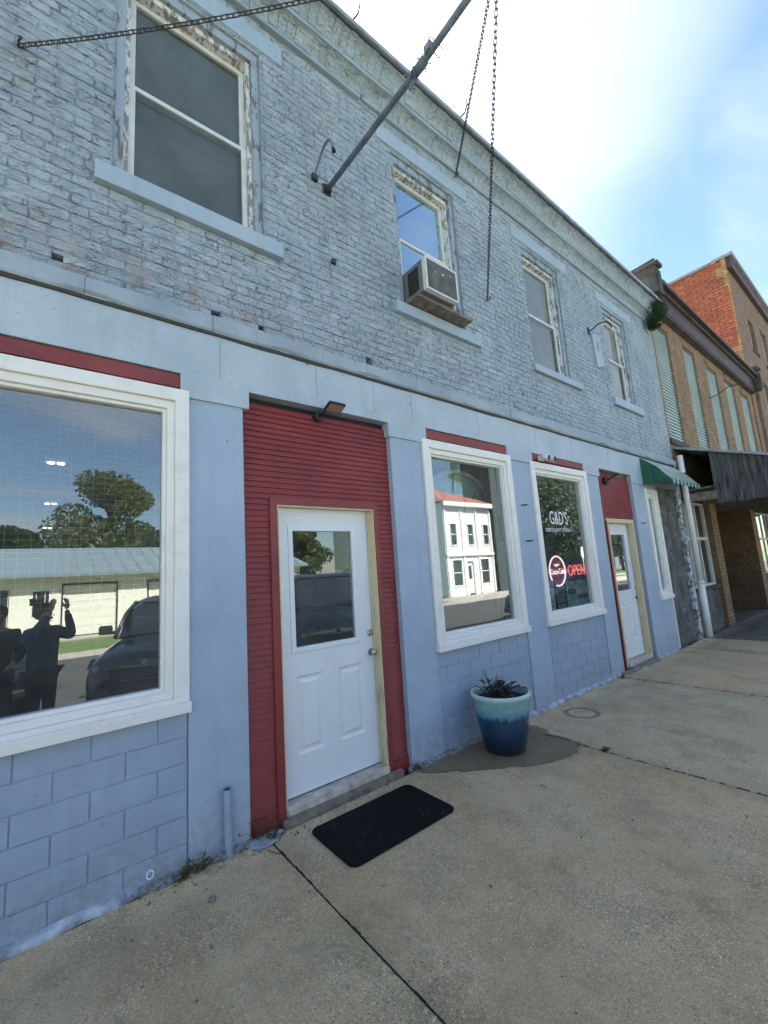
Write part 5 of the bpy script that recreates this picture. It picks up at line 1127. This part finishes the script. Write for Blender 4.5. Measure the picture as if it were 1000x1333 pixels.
tree(70, -26, 12, 5, 'leafB', 'dark tree down the street reflected in the farther door', 30, .5, .4, 260, .15); tree(84, -22, 13, 6, 'leafB', 'dark tree at the far end of the street', 30, .5, .4, 240, .15); tree(47, -29.5, 10, 3.8, 'leafB', 'dark tree between the white building and the large tree', 30, .45, .4, 260, .12)
# street sign
g = empty('street_sign', (44, -19, 0), label='small white oval sign on a post by the pale tree', cat='sign'); MB().tube([(44, -19.0, -.1), (44, -19, 2.1)], .04, 8).build('post', 'galv', g); MB().add([(44+.32*math.cos(a*math.pi/8), -18.95, 2.55+.62*math.sin(a*math.pi/8)) for a in range(16)]+[(44+.32*math.cos(a*math.pi/8), -19.0, 2.55+.62*math.sin(a*math.pi/8)) for a in range(16)], [tuple(range(16)), tuple(reversed(range(16, 32)))]+[(a, (a+1) % 16, 16+(a+1) % 16, 16+a) for a in range(16)]).build('sign_plate', 'whitewall', g)
# ------------------------------------------------------------------ parked vehicles
def vehicle(loc, rot, paint, lab, nm, W_=.92, Lc=4.3, H=1.62, hood=1.0, belt=1.08, tall=False):
    g = empty(nm, loc, label=lab, cat='car'); g.rotation_euler[2] = rot
    T = Matrix.Translation(loc) @ Matrix.Rotation(rot, 4, 'Z')
    def B_(mb, name, mat, parent=g, bev=0., sub=0):
        mb.v = [tuple(T @ Vector(p)) for p in mb.v]; o = mb.build(name, mat, parent, bev)
        if sub: s = o.modifiers.new('s', 'SUBSURF'); s.levels = sub; s.render_levels = sub
        return o
    # local axes: nose at y=0 facing +y, body to -y, x across
    st = [(0.0, .62, .30, .62), (-.06, .80, .24, .80), (-.22, W_*.96, .20, .90), (-.75, W_, .20, hood), (-1.25, W_, .20, belt), (-2.2, W_, .20, belt+.02), (-3.3, W_, .20, belt+.04), (-Lc+.15, W_*.97, .22, belt), (-Lc, W_*.86, .30, belt-.15)]
    vs = []
    for y, w_, zb, zt in st:
        ring_ = [(-w_*.93, zb), (-w_, zb+.18), (-w_, zt-.22), (-w_*.93, zt-.05), (-w_*.70, zt), (0, zt+.025), (w_*.70, zt), (w_*.93, zt-.05), (w_, zt-.22), (w_, zb+.18), (w_*.93, zb)]
        vs += [(x, y, z) for x, z in ring_]
    n = 11; fs = [(i*n+k, i*n+k+1, (i+1)*n+k+1, (i+1)*n+k) for i in range(len(st)-1) for k in range(n-1)]+[(i*n+n-1, i*n, (i+1)*n, (i+1)*n+n-1) for i in range(len(st)-1)]+[tuple(range(n)), tuple(reversed([(len(st)-1)*n+k for k in range(n)]))]
    body = B_(MB().add(vs, fs, True), 'body', paint, g, 0, 1)
    back = -Lc+.1 if tall else -Lc+.25
    cs = [(-1.15, .80*W_/.92, belt-.04, belt+.0), (-1.55, .78, belt-.04, H-.22), (-1.95, .74, belt-.04, H-.03), (-2.6, .74, belt-.04, H), (back+.45, .72, belt-.04, H-.02), (back+.1, .74, belt-.04, H-.28), (back, .80, belt-.04, belt+.02)]
    vs = []
    for y, w_, zb, zt in cs: vs += [(-.86*W_/.92, y, zb), (-w_, y, zt-.05), (-w_*.8, y, zt), (w_*.8, y, zt), (w_, y, zt-.05), (.86*W_/.92, y, zb)]
    fs = [(i*6+k, i*6+k+1, (i+1)*6+k+1, (i+1)*6+k) for i in range(len(cs)-1) for k in range(5)]+[tuple(range(6)), tuple(reversed([(len(cs)-1)*6+k for k in range(6)]))]
    B_(MB().add(vs, fs, True), 'windows', 'carglass', g)
    vs = []
    for y, w_, z in ((-1.82, .745, H-.07), (-1.98, .755, H+.0), (-2.6, .755, H+.03), (back+.45, .735, H+.01), (back+.3, .735, H-.08)): vs += [(-w_, y, z-.05), (-w_*.82, y, z), (w_*.82, y, z), (w_, y, z-.05)]
    B_(MB().add(vs, [(i*4+k, i*4+k+1, (i+1)*4+k+1, (i+1)*4+k) for i in range(4) for k in range(3)], True), 'roof', paint, g)
    for s in (-1, 1):
        mb = MB(); mb.tube([(s*.84*W_/.92, -1.12, belt-.02), (s*.79, -1.55, H-.24), (s*.75, -1.9, H-.06)], .035, 6)
        for yy in (-2.45, back+.55): mb.tube([(s*.87, yy, belt-.02), (s*.76, yy, H-.04)], .04, 6)
        B_(mb, 'pillar', paint)
        h = B_(MB().add([(s*.50, -.04, .66), (s*.86, -.27, .72), (s*.87, -.42, .84), (s*.56, -.13, .82), (s*.50, -.2, .66), (s*.80, -.45, .72), (s*.80, -.5, .84), (s*.56, -.3, .82)], [(0, 1, 2, 3), (3, 2, 6, 7), (0, 4, 5, 1), (0, 3, 7, 4), (1, 5, 6, 2)]), 'headlight', 'winblack'); B_(MB().tube([(s*.66, -.06, .74), (s*.66, -.16, .74)], .04, 10), 'lens', 'lamp', h)
        mm = B_(MB().obox((s*1.02, -1.30, belt+.10), (.10, 0, 0), (0, .05, 0), (0, 0, .075)), 'mirror', paint, g, .03); B_(MB().obox((s*.92, -1.27, belt+.05), (.06, 0, 0), (0, .02, 0), (0, 0, .02)), 'mirror_arm', 'black', mm)
        for yy in (-.85, -Lc+.85):
            wh = B_(MB().tube([(s*(W_-.20), yy, .33), (s*(W_-.19), yy, .33), (s*(W_-.01), yy, .33), (s*(W_+.005), yy, .33)], [.30, .33, .33, .30], 22), 'wheel', 'tyre'); B_(MB().tube([(s*(W_+.0), yy, .33), (s*(W_+.012), yy, .33)], .20, 16), 'rim', 'steel', wh)
            B_(MB().tube([(s*(W_-.12), yy, .33), (s*(W_+.003), yy, .33)], .39, 22), 'wheel_arch', 'black')
    gr = B_(MB().box(-.46, .46, -.05, .025, .58, .74), 'grille', 'black', g, .02); mb = MB(); mb.box(-.50, .50, .0, .032, .745, .762); mb.box(-.46, .46, .0, .032, .565, .578); B_(mb, 'grille_trim', 'chrome', gr)
    B_(MB().tube([(0, .0, .80), (0, .02, .80)], .045, 16), 'badge', 'chrome'); B_(MB().box(-.74, .74, -.10, .035, .30, .44), 'bumper', 'black', g, .03)
    B_(MB().box(-.3, .3, -1.22, -1.16, belt+.0, belt+.02), 'wiper_cowl', 'black')
    if tall: mb = MB(); mb.tube([(-.6, -1.9, H+.08), (-.6, back+.5, H+.08)], .02, 6); mb.tube([(.6, -1.9, H+.08), (.6, back+.5, H+.08)], .02, 6); B_(mb, 'roof_rail', 'chrome')
    return g
vehicle((1.22, -4.0, -.12), R(27), 'carA', 'dark grey green compact car parked nose in beside the sidewalk', 'parked_car', .88, 4.1, 1.66)
vehicle((4.55, -3.95, -.12), R(24), 'carB', 'black sport utility vehicle parked nose in, the taller of the two vehicles', 'parked_utility_vehicle', .98, 4.8, 1.90, 1.10, 1.22, True)
vehicle((-.62, -5.5, -.12), R(-22), 'carB', 'low black car parked nose in at the left behind the two people', 'parked_car', .90, 4.2, 1.30, .93, .98)
vehicle((12.0, -5.0, -.12), R(90), 'carC', 'low dark blue car parked along the kerb farther down the street', 'parked_car', .90, 4.4, 1.50, .95, 1.0)
# ------------------------------------------------------------------ two people behind the camera, mirrored in the glass
def skin_chain(name, pts, edges, mat, parent, sub=2):
    me = bpy.data.meshes.new(name); me.from_pydata([p[:3] for p in pts], edges, [])
    o = bpy.data.objects.new(name, me); col.objects.link(o)
    sk = o.modifiers.new('skin', 'SKIN'); sk.use_smooth_shade = True
    lay = me.skin_vertices[0] if me.skin_vertices else me.skin_vertices.new()
    for i, p in enumerate(pts): lay.data[i].radius = (p[3], p[4] if len(p) > 4 else p[3]); lay.data[i].use_root = (i == 0)
    s = o.modifiers.new('sub', 'SUBSURF'); s.levels = sub; s.render_levels = sub
    dg = bpy.context.evaluated_depsgraph_get(); m2 = bpy.data.meshes.new_from_object(o.evaluated_get(dg)); bpy.data.objects.remove(o)
    m2.materials.clear(); m2.materials.append(M[mat]); 
    for p in m2.polygons: p.use_smooth = True
    return link(name, m2, parent)
def person(x, y, h, face, lab, top, raise_, hands=None):
    # face: unit direction the figure looks; standing on z=0
    F = Vector((math.sin(face), math.cos(face), 0)); S = Vector((math.cos(face), -math.sin(face), 0)); O = Vector((x, y, 0)); k = h/1.70
    def P_(s, f, z, r, r2=None): v = O+S*s*k+F*f*k+Vector((0, 0, z*k)); return (v.x, v.y, v.z, r*k, (r2 or r)*k)
    g = empty('person', (x, y, 0), label=lab, cat='person')
    pts = [P_(0, 0, .95, .13, .10), P_(0, 0, 1.12, .12, .09), P_(0, 0, 1.30, .15, .10), P_(0, 0, 1.42, .08), P_(0, .0, 1.50, .05), P_(0, .02, 1.58, .075, .085), P_(0, .02, 1.66, .065, .075)]
    edges = [(0, 1), (1, 2), (2, 3), (3, 4), (4, 5), (5, 6)]; arms = {}
    for s in (-1, 1):
        b = len(pts); 
        if raise_: el_, wr = P_(s*.30, .12, 1.30, .042), P_(s*.10, .24, 1.66, .028)
        else: el_, wr = P_(s*.25, -.02, 1.12, .04), P_(s*.14, .14, 1.02, .028)
        pts += [P_(s*.17, 0, 1.39, .058), el_, wr]; edges += [(3, b), (b, b+1), (b+1, b+2)]; arms[s] = wr
        b = len(pts); pts += [P_(s*.095, 0, .86, .088), P_(s*.10, .01, .48, .058), P_(s*.10, -.01, .10, .040), P_(s*.11, .12, .045, .035)]; edges += [(0, b), (b, b+1), (b+1, b+2), (b+2, b+3)]
    skin_chain('body', [(*p[:3], p[3]*.55, p[4]*.55) if i < 3 else p for i, p in enumerate(pts)], edges, 'skin', g)
    jk = [(pts[0][0], pts[0][1], .88*k, .15, .12)]+[(*p[:3], p[3]+.045, p[4]+.04) for p in pts[:4]]; je = [(0, 1), (1, 2), (2, 3), (3, 4)]
    for i, s in enumerate((-1, 1)):
        b = len(jk); q = 7+i*7; jk += [(*pts[q+j][:3], pts[q+j][3]+.026, pts[q+j][4]+.026) for j in range(3)]; v1, v2 = Vector(jk[b+1][:3]), Vector(jk[b+2][:3]); e = v1.lerp(v2, .88); jk[b+2] = (e.x, e.y, e.z, .036, .036); je += [(4, b), (b, b+1), (b+1, b+2)]
    skin_chain('jacket', jk, je, top, g)
    tr = [(*pts[0][:3], .135, .115)]; te = []
    for i in range(2): b = len(tr); q = 10+i*7; tr += [(*pts[q+j][:3], pts[q+j][3]+.014, pts[q+j][4]+.014) for j in range(3)]; te += [(0, b), (b, b+1), (b+1, b+2)]
    skin_chain('trousers', tr, te, 'jeans', g)
    for i in range(2): q = 10+i*7; a, b = pts[q+2], pts[q+3]; skin_chain('shoe', [(a[0], a[1], .05, .045), (*[(a[j]+b[j])/2 for j in (0, 1)], .045, .045), (b[0], b[1], .035, .038)], [(0, 1), (1, 2)], 'shoe', g, 1)
    hc = O+F*.005*k+Vector((0, 0, 1.645*k)); bm = bmesh.new(); bmesh.ops.create_icosphere(bm, subdivisions=3, radius=.108*k)
    for v in bm.verts:
        n_ = 1+noise.noise(v.co*18)*.12; v.co *= n_; v.co.z *= 1.05
        f = v.co.dot(F)
        if f > .035: v.co -= F*(f-.035)*.7
    me = bpy.data.meshes.new('hair'); bm.to_mesh(me); bm.free(); me.transform(Matrix.Translation(hc+Vector((0, 0, .01))-F*.025)); me.materials.append(M['hair']); link('hair', me, g)
    fa = MB(); fc = O+F*.02*k+Vector((0, 0, 1.59*k)); fa.tube([fc+F*.085*k, fc+F*.112*k-Vector((0, 0, .018)), fc+F*.088*k-Vector((0, 0, .03))], [.008, .013, .010], 8); fa.build('nose', 'skin', g)
    for s in (-1, 1): c = fc+S*s*.032*k+F*.088*k+Vector((0, 0, .012)); MB().lathe([(0, -.009), (.009, -.004), (.009, .004), (0, .009)], c, 8).build('eye', 'winblack', g)
    MB().bar(fc+F*.094*k-Vector((0, 0, .052))-S*.022, fc+F*.094*k-Vector((0, 0, .052))+S*.022, .006, .007).build('mouth', 'skin', g)
    for s in (-1, 1):
        wv = Vector(arms[s][:3]); up_ = Vector((0, 0, 1)) if raise_ else (F*.9-Vector((0, 0, .3))-S*s*.4).normalized(); ac = -S*s
        pal = [(*wv, .026), (*(wv+up_*.045), .030, .018), (*(wv+up_*.08), .032, .016)]; hand = skin_chain('hand', pal, [(0, 1), (1, 2)], 'skin', g, 1)
        for q, (o_, L_) in enumerate(((-.027, .068), (-.009, .078), (.009, .073), (.026, .058))):
            b0 = wv+up_*.075+F*o_*(1 if raise_ else 1); b1 = b0+up_*L_*.5+ac*.006; b2 = b1+up_*L_*.3+ac*.022; skin_chain('finger', [(*b0, .009), (*b1, .008), (*b2, .0065)], [(0, 1), (1, 2)], 'skin', hand, 1)
        b0 = wv+up_*.03-F*.026; skin_chain('thumb', [(*b0, .011), (*(b0+up_*.035-F*.012+ac*.02), .010), (*(b0+up_*.055+ac*.035), .008)], [(0, 1), (1, 2)], 'skin', hand, 1)
    return g
person(.06, -3.44, 1.56, R(38), 'person in a blue denim jacket raising a phone in both hands', 'denim', True)
person(-.36, -3.56, 1.58, R(10), 'person in a black jacket standing with hands folded in front', 'blackcloth', False)
pc = CAM-fw*.030-up*.055; g = MB().obox(pc, rt*.075, up*.085*.0+up*.036, fw*.004).build('phone', 'black', label='black phone held up sideways by the person in denim', cat='phone')
fix_parents()
